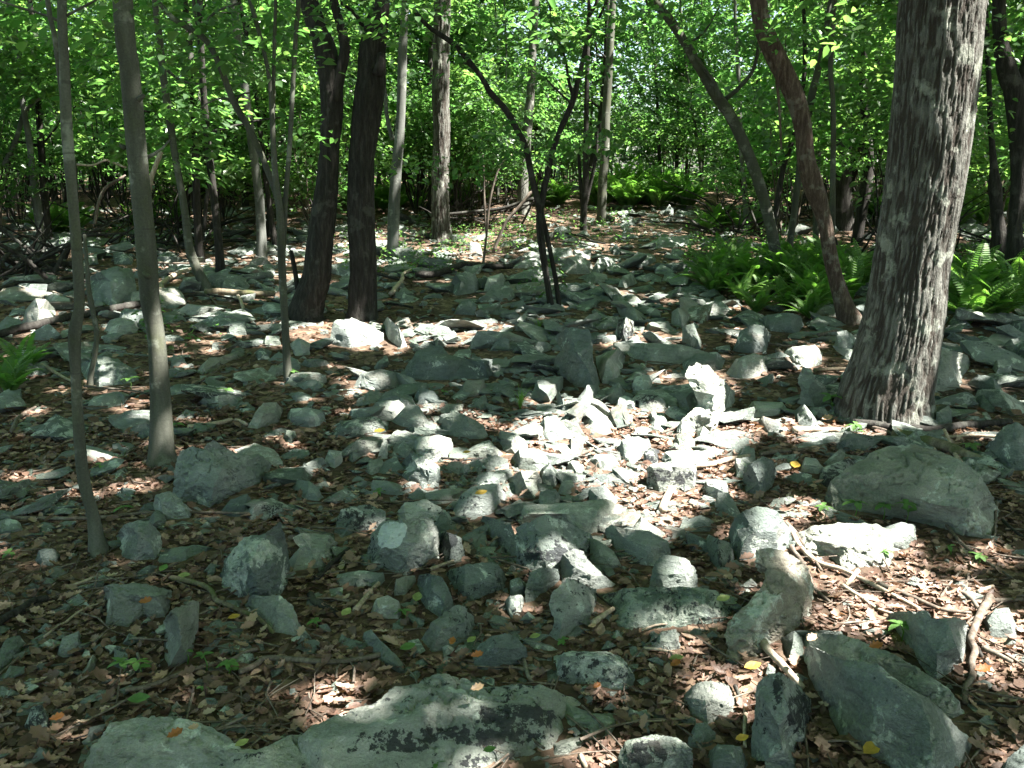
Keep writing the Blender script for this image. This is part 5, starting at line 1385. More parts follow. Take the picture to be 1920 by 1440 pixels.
# ------------------------------------------------------------------ ferns
def frond_mesh(seed, length=.6, pairs=24):
    rnd = random.Random(seed)
    P, D, N, L, W, t = [], [], [], [], [], []
    a0 = rnd.uniform(1.15, 1.45)
    pos = np.zeros(3); step = length / (pairs + 3); side = np.array([0, 1.0, 0])
    bend = rnd.uniform(.03, .052)
    pts = [pos.copy()]
    for k in range(pairs + 3):
        a = a0 - bend * k
        dv = np.array([math.cos(a), 0, math.sin(a)])
        pos = pos + dv * step; pts.append(pos.copy())
        if k < 2: continue
        f = (k - 2) / pairs
        ln = length * .19 * (math.sin(min(1, f * 1.6 + .25) * math.pi / 2)) * (1 - f) ** .7 + .015
        nv = np.array([-math.sin(a), 0, math.cos(a)])
        for s in (1, -1):
            P.append(pos); D.append(side * s + dv * .35 + np.array([0, 0, -.12])); N.append(nv + side * s * .15)
            L.append(ln); W.append(step * 1.05); t.append(rnd.uniform(.2, .8))
    n0 = leaf_geo(T_LEAF, np.array(P), np.array(D), np.array(N), np.array(L), np.array(W))
    V, T = tube(np.array(pts), np.linspace(.004, .001, len(pts)), 3)
    VV = np.concatenate([n0[0], V])
    loops = np.concatenate([n0[1], (T + len(n0[0])).ravel()])
    starts = np.concatenate([n0[2], np.arange(len(T)) * 3 + len(n0[1])])
    tint = np.concatenate([np.repeat(t, 6), np.full(len(V), .6)])
    return mesh_np("frond", VV, loops, starts, M_FERN, True, {"tint": tint})
FRONDS = [frond_mesh(s, random.Random(s).uniform(.55, .75), 24) for s in range(5)]

def joined_fern(seed):
    rnd = random.Random(seed)
    bm = bmesh.new()
    for k in range(11):
        me = FRONDS[rnd.randrange(5)].copy()
        me.transform(Matrix.Rotation(k * 2.399 + rnd.gauss(0, .2), 4, 'Z') @ Matrix.Rotation(rnd.gauss(0, .2), 4, 'Y') @ Matrix.Scale(rnd.uniform(.75, 1.15), 4))
        bm.from_mesh(me); bpy.data.meshes.remove(me)
    me = bpy.data.meshes.new("fern"); bm.to_mesh(me); bm.free(); me.materials.append(M_FERN)
    return me
FARFERN = [joined_fern(900 + s) for s in range(4)]
HF = [(c[0], c[1], c[2], c[3]) for c in HT]
rfern = random.Random(77)
def fern(u, v, size=1.0, parts=True, head="green fern"):
    g0 = ground(u, v)
    if parts:
        root = bpy.data.objects.new("fern", None); ROOTC.objects.link(root); root.location = g0
        for k in range(rfern.randint(11, 15)):
            f = link("frond", FRONDS[rfern.randrange(5)], root)
            s = size * rfern.uniform(.75, 1.15)
            f.rotation_euler = (rfern.gauss(0, .12), rfern.gauss(0, .2), k * 2.399 + rfern.gauss(0, .3)); f.scale = (s, s, s)
    else:
        root = link("fern", FARFERN[rfern.randrange(4)]); root.location = g0
        root.rotation_euler = (0, 0, rfern.uniform(0, 6.28)); root.scale = (size,) * 3
    tag(root, near_label(head, u, v, HF), "fern", "ferns growing between the trees")
def fern_patch(poly, count, size, parts, head):
    xs = [p[0] for p in poly]; ys = [p[1] for p in poly]; k = 0
    while k < count:
        u, v = rfern.uniform(min(xs), max(xs)), rfern.uniform(min(ys), max(ys))
        if inside(poly, u, v):
            fern(u, v, size * rfern.uniform(.8, 1.2), parts, head); k += 1
fern_patch([(1300, 520), (1350, 490), (1480, 480), (1630, 510), (1620, 590), (1540, 605), (1440, 600), (1330, 575)], 58, .8, True, "lush fern")
fern_patch([(1765, 545), (1880, 520), (1930, 560), (1925, 600), (1800, 615)], 22, .85, True, "feathery fern")
fern_patch([(-40, 690), (60, 690), (85, 720), (60, 745), (-40, 745)], 4, .6, True, "low fern")
fern_patch([(1090, 388), (1150, 372), (1250, 372), (1320, 385), (1310, 394), (1130, 396)], 34, 1.65, False, "tall distant fern")
fern_patch([(780, 382), (1100, 374), (1100, 392), (780, 396)], 16, 1.2, False, "distant fern")
fern_patch([(75, 432), (140, 425), (150, 440), (80, 445)], 7, 1.0, False, "distant fern")
fern_patch([(640, 388), (760, 380), (760, 396), (640, 398)], 12, 1.3, False, "distant fern")
fern_patch([(1620, 400), (1900, 390), (1930, 420), (1780, 440), (1630, 430)], 18, 1.2, False, "distant fern")
fern_patch([(250, 415), (340, 412), (340, 430), (250, 430)], 6, .9, False, "distant fern")
fern_patch([(1300, 425), (1400, 420), (1450, 440), (1340, 450)], 9, .8, False, "small fern")

# ------------------------------------------------------------------ fallen wood
def stick(name, pts, label, mat, w, cat="stick", lift=0.0, taper=.6, sides=9, group="fallen sticks and branches", twigs=(), d_of=None):
    P = []
    n = len(pts)
    for k, (u, v) in enumerate(pts):
        g0 = ground(u, v + w * .4)
        zc = (g0 - CAM) @ FW
        r = w * zc / F / 2 * (1 - (1 - taper) * k / max(1, n - 1))
        lf = lift if not isinstance(lift, (list, tuple)) else lift[k]
        if lf:
            q = CAM + (g0 - CAM) * (1 - lf); P.append([*q, r])
        else:
            P.append([g0[0], g0[1], g0[2] + r * .7 + .014 + max(0, .004 * (zc - 5)), r * 1.12])
    C = resample(catmull(np.array(P), 8), max(.02, P[0][3] * 1.2))
    seed = abs(hash(label)) % 997 if False else (sum(ord(c) for c in label) % 997)
    rr_ = np.stack([fbm(np.stack([C[:, 0] * 9, C[:, 1] * 9, np.full(len(C), k * 3.1 + seed)], 1), 2, seed + k) - .5 for k in range(3)], 1)
    C[:, :3] += rr_ * C[:, 3:4] * np.array([1.2, 1.2, .5])
    V, T = tube(C[:, :3], C[:, 3] * (1 + .25 * rr_[:, 0]), sides, bark_disp(seed, .09, 1.6, 6))
    off = np.array(P[0][:3])
    o = link(name, mesh_tris(name, V - off, T, mat)); o.location = off
    tag(o, label, cat, group)
    for tw in twigs:
        Q = []
        for k, (u, v) in enumerate(tw):
            g0 = ground(u, v + w * .3); zc = (g0 - CAM) @ FW; r = w * .55 * zc / F / 2 * (1 - .6 * k / max(1, len(tw) - 1)); Q.append([g0[0], g0[1], g0[2] + r * .9 + .01, r])
        C = resample(catmull(np.array(Q), 6), .03)
        V, T = tube(C[:, :3], C[:, 3], 6)
        link("side_twig", mesh_tris("side_twig", V - off, T, mat), o)
    return o
def S(c, s): return px(c, s)
STICKS = [
 ("log", S(4, "-30,465 100,425 250,392 420,350 560,325 740,290 800,280"), "long dark fallen log crossing behind the two near left trunks", M_DARK, 14, .85),
 ("log", S('A', "-40,650 80,620 200,590 330,570 480,565 560,560"), "dark rotten log far left, above the sunlit pointed boulder", M_DARK, 13, .8),
 ("branch", S('A', "1195,770 1215,720 1240,685 1330,632 1420,600 1500,580 1630,552"), "curved barkless branch arching from the smooth trunk to the right", M_WOOD, 10, .45),
 ("log", S('A', "1540,770 1640,765 1760,775 1880,780 2060,785"), "greenish straight log right of the leaning left trunk's foot", M_MOSSY, 11, .9),
 ("branch", S('A', "1180,860 1300,830 1400,800 1520,790 1640,800 1800,830"), "thin dark branch in front of the greenish log", M_DARK, 6, .6),
 ("stick", S('A', "1450,770 1530,790 1600,830 1650,890 1700,915"), "fine drooping twig below the greenish log", M_TWIG, 3, .5),
 ("stick", S('A', "1785,800 1810,840 1825,900 1835,950"), "short pale stub of wood below the greenish log", M_WOOD, 6, .7),
 ("stick", S('A', "290,750 370,760 450,785 570,820"), "thin pale twig behind the sunlit pointed boulder", M_WOOD, 3, .5),
 ("stick", S('A', "1130,550 1240,555 1400,558 1550,560"), "thin dark stick in the sunlit band right of the smooth trunk", M_TWIG, 4, .6),
 ("stick", S('A', "1140,440 1240,460 1330,490"), "dark stick far back right of the smooth trunk", M_DARK, 5, .6),
 ("stick", S('A', "1600,470 1700,445 1800,420"), "dark stick far back near the pale birch-like trunk", M_DARK, 4, .6),
 ("stick", S('A', "1650,600 1760,615 1900,640 1960,650"), "dark stick behind the greenish log", M_DARK, 5, .6),
 ("stick", S(4, "1030,770 1080,745 1150,705 1210,665 1245,628"), "brown bent stick rising right of the smooth trunk", M_TWIG, 6, .6),
 ("branch", S(4, "1060,975 1140,968 1210,955 1260,943 1320,930 1390,955"), "pale curved root-like branch above the cracked boulder", M_WOOD, 10, .6),
 ("stick", S(4, "1150,780 1180,880 1210,970 1260,1040 1310,1090"), "hair-thin dark twig leaning onto the cracked boulder", M_DARK, 3, .6),
 ("stick", S(4, "240,625 300,660 350,690 405,718"), "straight whitish stick at the low fern", M_WOOD, 6, .7),
 ("branch", S(4, "70,1000 90,960 110,920 160,885 205,858"), "dark stub branch at the left edge under the low fern", M_TWIG, 9, .5),
 ("stick", S(4, "640,1025 740,1015 860,1008"), "thin dark twig behind the thinnest near trunk", M_TWIG, 4, .7),
 ("stick", S(4, "480,745 620,760 740,770 840,785"), "thin twig left of the smooth trunk's kink", M_TWIG, 4, .6),
 ("stick", S(7, "-20,38 110,46 300,50 480,48 640,36 800,17 950,14 1100,12 1350,18 1575,25"), "longest thin stick, straight across behind the squat grey boulder", M_TWIG, 7, .6),
 ("branch", S(7, "712,1022 830,1005 960,950 1080,908 1200,868 1300,848 1390,800 1450,788"), "crooked branch lying below the upright narrow stone", M_TWIG, 9, .7),
 ("branch", S(7, "1355,918 1420,890 1460,862 1510,838 1650,846 1800,858 1920,856 2040,842 2150,820"), "smooth brown branch running right from the seedlings", M_TWIG, 11, .8),
 ("branch", S(7, "965,388 1060,402 1150,428 1195,465 1215,510 1260,530 1340,562 1450,612 1540,692"), "mossy kinked branch left of the pointed angular boulder", M_MOSSY, 10, .7),
 ("stick", S(7, "385,442 480,405 570,372"), "short pale stick below the thinnest near trunk's foot", M_WOOD, 6, .8),
 ("log", S(7, "-60,680 20,620 100,572 180,515 265,495"), "dark rotting branch at the left edge", M_DARK, 16, .6),
 ("stick", S(7, "-10,940 60,880 160,785"), "thin stick slanting at the left edge near the slanted rock", M_TWIG, 5, .7),
 ("stick", S(7, "370,640 430,590 500,550 580,528"), "thin stick touching the low blocky rock", M_WOOD, 4, .7),
 ("stick", S(7, "250,720 330,660 375,635"), "thin stick above the small wedge stone", M_WOOD, 4, .7),
 ("stick", S(7, "380,1312 540,1268 700,1230 900,1185 1120,1138"), "long thin dark twig over the mossy domed boulder", M_DARK, 4, .6),
 ("stick", S(7, "590,1440 680,1390 790,1330"), "short dark twig on the mossy domed boulder", M_DARK, 4, .6),
 ("stick", S(7, "1750,480 1770,520 1840,550 1900,585"), "curved dark root beside the tail-shaped rock", M_DARK, 12, .7),
 ("stick", S(7, "1780,390 1840,330 1900,270 1960,220"), "dark stick behind the flat notched stone", M_DARK, 10, .7),
 ("stick", S(8, "80,570 140,500 210,412"), "pale split stick below the thin flat stone", M_WOOD, 11, .6),
 ("stick", S(8, "600,850 720,856 800,868 920,885 1030,912"), "straight reddish twig in front of the helmet-shaped rock", M_RED, 5, .7),
 ("stick", S(8, "1025,850 1040,900 1055,950 1078,978"), "bent little root below the helmet-shaped rock", M_TWIG, 8, .7),
 ("stick", S(8, "1065,950 1110,930 1180,900"), "short pale twig left of the brick-shaped stone", M_WOOD, 4, .8),
 ("stick", S(8, "995,1228 1050,1280 1105,1328 1140,1352"), "dark twig leaning on the right end of the whale-backed slab", M_RED, 6, .7),
 ("stick", S(8, "1478,880 1530,952 1600,990 1690,1040"), "dark twig crossing the brick-shaped stone", M_TWIG, 4, .6),
 ("stick", S(8, "1410,640 1460,602 1525,558"), "thick pale stick left of the lichen-crusted slab", M_WOOD, 11, .7),
 ("stick", S(8, "1300,360 1380,430 1470,510 1580,580 1760,640"), "long dark wire-thin twig over the upright leaf-shaped rock", M_DARK, 4, .6),
 ("stick", S(8, "500,342 560,315 630,288"), "pale twig right of the blazed boulder", M_WOOD, 6, .7),
 ("stick", S(8, "1700,785 1790,795 1890,812"), "white twig right of the brick-shaped stone", M_WOOD, 5, .7),
 ("stick", S(8, "1690,685 1760,655 1830,645"), "white twig below the lichen-crusted slab", M_WOOD, 4, .7),
 ("stick", S(8, "1720,1195 1810,1190 1930,1180"), "twig above the blotched boulder", M_WOOD, 6, .8),
 ("stick", S(8, "1340,1390 1355,1420 1380,1460"), "stub of twig at the bottom edge left of the blotched boulder", M_WOOD, 9, .8),
 ("log", S(9, "440,750 470,785 520,835 570,895 620,950 670,1000"), "tan bare log end poking from under the twisted rock", M_WOOD, 15, .65),
 ("log", S(9, "600,105 680,230 770,300 900,340 1050,415 1180,480 1330,560"), "strip of pale rotten bark running right from the bun-shaped boulder", M_WOOD, 9, .7),
 ("stick", S(9, "575,78 620,120 660,175 720,250 780,340"), "dark stick leaning on the bun-shaped boulder", M_TWIG, 8, .6),
 ("stick", S(9, "610,210 680,320 740,440 830,520"), "dark root curving right of the twisted rock", M_TWIG, 9, .6),
 ("stick", S(9, "900,430 960,470 1010,500 1100,560 1200,590"), "pale sticks' end in the sunlit leaves", M_WOOD, 8, .6),
 ("stick", S(9, "985,345 960,380 920,425"), "short white stub in the sunlit leaves", M_WOOD, 9, .8),
 ("stick", S(9, "1100,420 1300,500 1450,560 1620,580"), "long brown stick in the sunlit leaves right of the twisted rock", M_TWIG, 9, .6),
 ("branch", S(9, "1735,490 1700,550 1665,610 1640,680 1625,740 1645,800 1625,870 1620,950 1590,1000 1585,1085"), "big forked branch winding down the right side past the plain grey slab", M_TWIG, 14, .7),
 ("branch", S(9, "1490,450 1560,460 1620,500 1655,550 1680,585"), "curved side branch joining the big forked branch", M_TWIG, 9, .8),
 ("stick", S(9, "1730,515 1800,512 1910,508"), "straight pale stick at the top of the big forked branch", M_TWIG, 9, .7),
 ("branch", S(9, "1615,690 1640,760 1680,830 1720,880"), "short dark branch crossing the big forked branch", M_DARK, 9, .7),
 ("stick", S(9, "1605,365 1600,420 1570,470"), "upright twig above the big forked branch", M_TWIG, 5, .7),
 ("stick", S(9, "1450,500 1500,420 1560,350"), "dark twig left of the big forked branch", M_TWIG, 5, .7),
 ("stick", S(9, "1660,470 1700,450 1745,430"), "pale twig above the big forked branch", M_WOOD, 8, .7),
 ("branch", S(9, "1425,-10 1450,50 1500,110 1570,195 1700,285 1850,385"), "thin branch slanting down from the big domed boulder", M_TWIG, 7, .6),
 ("stick", S(9, "1765,-40 1755,90 1745,170 1670,255"), "thin twig hanging right of the big domed boulder", M_TWIG, 5, .6),
 ("stick", S(9, "1790,60 1850,110 1920,160"), "dark twig at the right edge below the boulder", M_DARK, 6, .7),
 ("stick", S(9, "1680,780 1760,815 1850,860"), "greyish stick right of the plain grey slab", M_TWIG, 10, .7),
 ("stick", S(9, "350,1085 352,1200 350,1340"), "upright tan stick left of the craggy upright rock", M_WOOD, 8, .8),
 ("stick", S(9, "290,1000 320,1060 350,1110"), "dark short stick above the upright tan stick", M_DARK, 7, .8),
 ("stick", S(9, "1600,1088 1750,1105 1920,1118"), "thin dark stick at the right edge near the biggest wedge boulder", M_DARK, 6, .7),
 ("log", S(6, "960,950 1080,965 1200,978 1400,985 1500,975 1600,960 1720,950 1840,938"), "grey hollow log along the foot of the big oak", M_DARK, 17, .7),
 ("branch", S(6, "440,1128 520,1115 600,1110 700,1095 790,1080 900,1055 1000,1035 1150,1008 1310,985"), "long bare branch stretching left from the oak's brush", M_TWIG, 8, .7),
 ("branch", S(6, "1050,958 1160,980 1290,1003 1400,1020 1510,1032 1620,1020 1760,1030 1940,1040"), "long pale branch running to the right edge in the oak's brush", M_WOOD, 7, .7),
 ("stick", S(6, "1462,985 1480,1030 1510,1090 1545,1150 1585,1195"), "stout short stick slanting in the oak's brush", M_WOOD, 9, .7),
 ("log", S(6, "1200,1005 1300,1035 1420,1065 1560,1115 1690,1160 1760,1190"), "crumbling brown log behind the big domed boulder", M_MOSSY, 20, .8),
 ("log", S(6, "615,990 700,985 790,985 880,985"), "pale splintered slab of wood left of the oak's foot", M_WOOD, 13, .6),
 ("stick", S(6, "1000,930 1060,975 1150,1000 1240,1050"), "knotty stick on top of the oak's brush", M_TWIG, 8, .7),
 ("stick", S(6, "1120,1050 1260,1040 1380,1055"), "dark stick under the oak's brush", M_DARK, 8, .7),
 ("stick", S(6, "1400,1010 1405,1060 1420,1105"), "pale hooked twig in the oak's brush", M_WOOD, 5, .7),
 ("branch", S(6, "30,1195 110,1190 180,1180 240,1160 300,1148 400,1130"), "thick sunlit stick left of the barrel-shaped rock", M_WOOD, 10, .8),
 ("stick", S(6, "735,655 830,652 935,648"), "greenish straight stick touching the oak root", M_MOSSY, 7, .8),
 ("stick", S(6, "480,505 560,520 640,518"), "thin stick behind the half-lit mottled rock", M_TWIG, 4, .7),
 ("stick", S(6, "530,545 580,590 640,650"), "brown splinter of wood left of the oak", M_TWIG, 9, .6),
 ("stick", S(6, "160,1125 250,1095 340,1065"), "dark thin stick right of the white flat oval stone", M_DARK, 5, .7),
 ("branch", S(6, "1600,310 1700,300 1800,300 1940,320"), "pale branch lying in the ferns right of the oak", M_WOOD, 6, .7),
 ("stick", S(6, "760,460 840,440 870,430"), "brown stick left of the oak in the shade", M_TWIG, 6, .7),
 ("stick", S(5, "1320,1140 1390,1110 1460,1078 1560,1038"), "brown stick at the lower rim of the sunny patch", M_TWIG, 6, .7),
 ("log", S(5, "1805,1440 1825,1380 1850,1310"), "short thick stub of wood pointing up the sunny patch", M_WOOD, 15, .7),
 ("stick", S(5, "1800,1010 1860,985 1900,960"), "thin stick inside the sunny patch", M_TWIG, 5, .7),
 ("log", S(5, "420,122 500,118 560,108 620,85 690,62 780,68 870,72 960,70"), "dark mossy log behind the beam-like slab, left of the forked sapling", M_DARK, 12, .7),
 ("branch", S(5, "280,225 310,190 340,150 352,112 390,92"), "forked barkless stub right of the dark twin trunks", M_WOOD, 8, .6),
 ("stick", S(5, "180,112 260,130 330,150"), "thin dark stick right of the dark twin trunks", M_DARK, 6, .7),
 ("stick", S(5, "190,295 260,285 330,290 400,305"), "thin dark stick at the foot of the dark twin trunks", M_DARK, 5, .7),
 ("stick", S(5, "560,1150 700,1160 820,1150"), "thin dark twig right of the pale loaf rock", M_DARK, 4, .7),
 ("branch", S('B', "780,345 880,335 980,350 1020,360 1080,390 1180,410"), "thin dark branch in the far rock field", M_DARK, 4, .6),
 ("branch", S('B', "470,440 560,420 660,395"), "thin dark branch left of the forked sapling", M_DARK, 4, .6),
 ("branch", S('B', "0,500 120,490 280,470 400,480"), "thin greyish branch at the twin shoots", M_TWIG, 4, .6),
 ("stick", S('B', "840,395 1000,410 1110,440"), "thin stick right of the forked sapling, far", M_TWIG, 3, .6),
]
for nm, pts, lab, mat, w, tp in STICKS:
    stick(nm, pts, lab, mat, w, "log" if nm == "log" else "branch" if nm == "branch" else "stick", 0, tp)
# leaning pole and raised branch by the straight oak
def pole(name, pts, d, label, mat, w):
    P = [[*at_depth(u, v, d), w * d / F / 2] for u, v in pts]
    C = resample(catmull(np.array(P), 6), .08)
    V, T = tube(C[:, :3], C[:, 3], 8, bark_disp(5, .06, 1.5, 4))
    o = link(name, mesh_tris(name, V - np.array(P[0][:3]), T, mat)); o.location = P[0][:3]
    tag(o, label, "branch", "fallen sticks and branches")
pole("branch", [(924, 474), (948, 418), (972, 390), (996, 360)], 14.0, "pale leaning pole left of the forked sapling", M_TWIG, 6)
pole("branch", [(840, 402), (880, 398), (940, 391), (975, 380), (1000, 372)], 18.0, "dark branch hung between the straight rough oak and the forked sapling", M_DARK, 6)
pole("branch", [(143, 308), (175, 310), (197, 300), (215, 306), (236, 314)], 12.0, "sunlit dead branch hanging between the two near left trunks", M_WOOD, 4)
pole("branch", [(236, 330), (200, 350), (185, 380), (178, 420)], 13.0, "arched dead branch left of the smooth trunk", M_TWIG, 6)
pole("branch", [(302, 285), (285, 330), (278, 370), (277, 420)], 10.5, "sunlit broken stake right of the smooth trunk", M_WOOD, 9)
pole("branch", [(400, 325), (388, 370), (383, 430)], 15, "dark crooked stake right of the leaning left trunk", M_DARK, 8)

# tangle of dead branches far left and far right
def tangle(name, label, u0, u1, v0, v1, d0, d1, count, seed):
    rnd = random.Random(seed); Vs, Ts, off = [], [], 0
    for _ in range(count):
        d = rnd.uniform(d0, d1); u = rnd.uniform(u0, u1)
        a = at_depth(u, 400, d); a[2] = float(gz(a[0], a[1])) + rnd.uniform(-.05, .25)
        az = rnd.uniform(0, 6.28); el = abs(rnd.gauss(.45, .4)); ln = rnd.uniform(.7, 2.2)
        q = [a]; dv = np.array([math.cos(az) * math.cos(el), math.sin(az) * math.cos(el), math.sin(el)])
        for k in range(5):
            dv = dv + np.array([rnd.gauss(0, .15), rnd.gauss(0, .15), rnd.gauss(-.03, .15)]); q.append(q[-1] + dv / np.linalg.norm(dv) * ln / 5)
        V, T = tube(np.array(q), np.linspace(rnd.uniform(.012, .035), .004, 6), 5)
        Vs.append(V); Ts.append(T + off); off += len(V)
    tag(link(name, mesh_tris(name, np.concatenate(Vs), np.concatenate(Ts), M_DARK)), label, "brushwood", None, "stuff")
tangle("dead_brushwood", "dark tangle of dead branches at the far left edge", -60, 130, 0, 0, 10.5, 14, 45, 1)
tangle("dead_brushwood", "tangle of grey dead branches behind the smooth trunk", 180, 420, 0, 0, 14, 19, 45, 2)
tangle("dead_brushwood", "tangle of dead sticks behind the leaning grey trunk", 1320, 1480, 0, 0, 17, 22, 60, 3)
tangle("dead_brushwood", "tangle of dead sticks in the far woods beyond the oak", 800, 1000, 0, 0, 19, 24, 40, 4)
tangle("dead_brushwood", "tangle of dead sticks behind the big oak", 1560, 1930, 0, 0, 13, 18, 50, 5)

# loose twigs nobody could count
def loose_twigs():
    rnd = random.Random(31); Vs, Ts, off = [], [], 0
    for _ in range(650):
        u = rnd.uniform(-60, 1980); v = 400 + 1040 * rnd.random() ** 1.2
        g0 = ground(u, v); d = np.linalg.norm(g0 - CAM)
        ln = rnd.uniform(.08, .38) * (1 + d / 14); az = rnd.uniform(0, 6.28)
        q = []; a = az; p = g0[:2].copy()
        for k in range(4):
            q.append([p[0], p[1], float(gz(p[0], p[1])) + rnd.uniform(.008, .03)]); a += rnd.gauss(0, .25); p = p + np.array([math.cos(a), math.sin(a)]) * ln / 3
        V, T = tube(np.array(q), np.linspace(rnd.uniform(.002, .0055) * (1 + d / 20), .0012, 4), 4, cap=False)
        Vs.append(V); Ts.append(T + off); off += len(V)
    tag(link("small_twigs", mesh_tris("small_twigs", np.concatenate(Vs), np.concatenate(Ts), M_TWIG)), "countless small dead twigs among the leaf litter", "twigs", None, "stuff")
loose_twigs()

# ------------------------------------------------------------------ leaf litter
rnd_ = random.Random(2)
def litter():
    def arr(g, n, lo, hi, up):
        az = RNG.uniform(0, 2 * math.pi, n)
        D = np.stack([np.cos(az), np.sin(az), RNG.normal(0, .22, n)], 1)
        N = np.stack([RNG.normal(0, .36, n), RNG.normal(0, .36, n), np.ones(n)], 1)
        L = RNG.uniform(lo, hi, n); W = L * RNG.uniform(.55, .85, n)
        t = np.clip(RNG.beta(1.3, 1.9, n) * 1.0 + (RNG.random(n) < .04) * .5, 0, 1)
        return D, N, L, W, t
    # near leaves: real oak shapes
    r = 1.5 + 5.0 * RNG.random(40000) ** .8
    a = RNG.uniform(-.62, .62, len(r))
    g = np.stack([r * np.sin(a), r * np.cos(a)], 1)
    z = gz(g[:, 0], g[:, 1]) + RNG.uniform(.0, .016, len(g))
    P = np.column_stack([g, z]); n = len(P)
    cu, cv, _ = project(P); kp = np.array([not (covered(a_, b_) or covered(a_, b_ - 9)) for a_, b_ in zip(cu, cv)])
    P = P[kp]; g = g[kp]; n = len(P)
    D, N, L, W, t = arr(g, n, .028, .068, 1)
    curl = RNG.normal(.15, .42, n)
    L *= RNG.uniform(.6, 1.15, n); W = L * RNG.uniform(.5, .95, n)
    pick = RNG.random(n)
    for lo, hi, tm, lab in ((0, .5, T_OAK, "brown dead oak leaves carpeting the near forest floor"), (.5, .8, T_OVAL, "curled oval dead leaves mixed into the near leaf carpet"), (.8, 1.1, T_LEAF, "broken scraps of dead leaf in the near leaf carpet")):
        m = (pick >= lo) & (pick < hi)
        k = .6 if lo == .8 else 1
        me = leaf_mesh("leaf_litter", tm, P[m], D[m], N[m], L[m] * k, W[m] * k, t[m], M_LITTER, curl[m])
        tag(link("leaf_litter", me), lab, "leaf litter", None, "stuff")
    r = 5.5 + 20 * RNG.random(34000) ** 1.5
    a = RNG.uniform(-.62, .62, len(r))
    g = np.stack([r * np.sin(a), r * np.cos(a)], 1)
    P = np.column_stack([g, gz(g[:, 0], g[:, 1]) + RNG.uniform(.0, .02, len(g))]); cu, cv, _ = project(P); kp = np.array([not covered(a_, b_) and not covered(a_, b_ - 6) and rnd_.random() > .8 * density(a_, b_) for a_, b_ in zip(cu, cv)])
    P = P[kp]; g = g[kp]; n = len(P)
    D, N, L, W, t = arr(g, n, .04, .085, 1)
    me = leaf_mesh("leaf_litter", T_LEAF, P, D, N, L, W, t, M_LITTER, RNG.normal(.1, .4, n))
    tag(link("leaf_litter", me), "brown dead leaves strewn among the farther rocks", "leaf litter", None, "stuff")
    # the biggest near leaves one by one, pieces of the ground
    meshes = []
    for k in range(10):
        meshes.append(leaf_mesh("dead_leaf", T_OAK, np.zeros((1, 3)), np.array([[1, 0, RNG.normal(0, .08)]]), np.array([[RNG.normal(0, .12), RNG.normal(0, .12), 1.0]]), np.array([1.0]), np.array([RNG.uniform(.6, .85)]), np.array([RNG.uniform(.25, .95)]), M_LITTER, np.array([RNG.normal(.25, .35)])))
    rnd = random.Random(8); k = 0
    while k < 290:
        u = rnd.uniform(-30, 1950); v = rnd.uniform(930, 1450)
        if covered(u, v, 4): continue
        g0 = ground(u, v)
        o = link("dead_leaf", meshes[rnd.randrange(10)], GROUND)
        s = rnd.uniform(.042, .075)
        o.location = (g0[0], g0[1], g0[2] + rnd.uniform(.012, .025)); o.scale = (s, s, s); o.rotation_euler = (rnd.gauss(0, .22), rnd.gauss(0, .22), rnd.uniform(0, 6.28)); k += 1
litter()

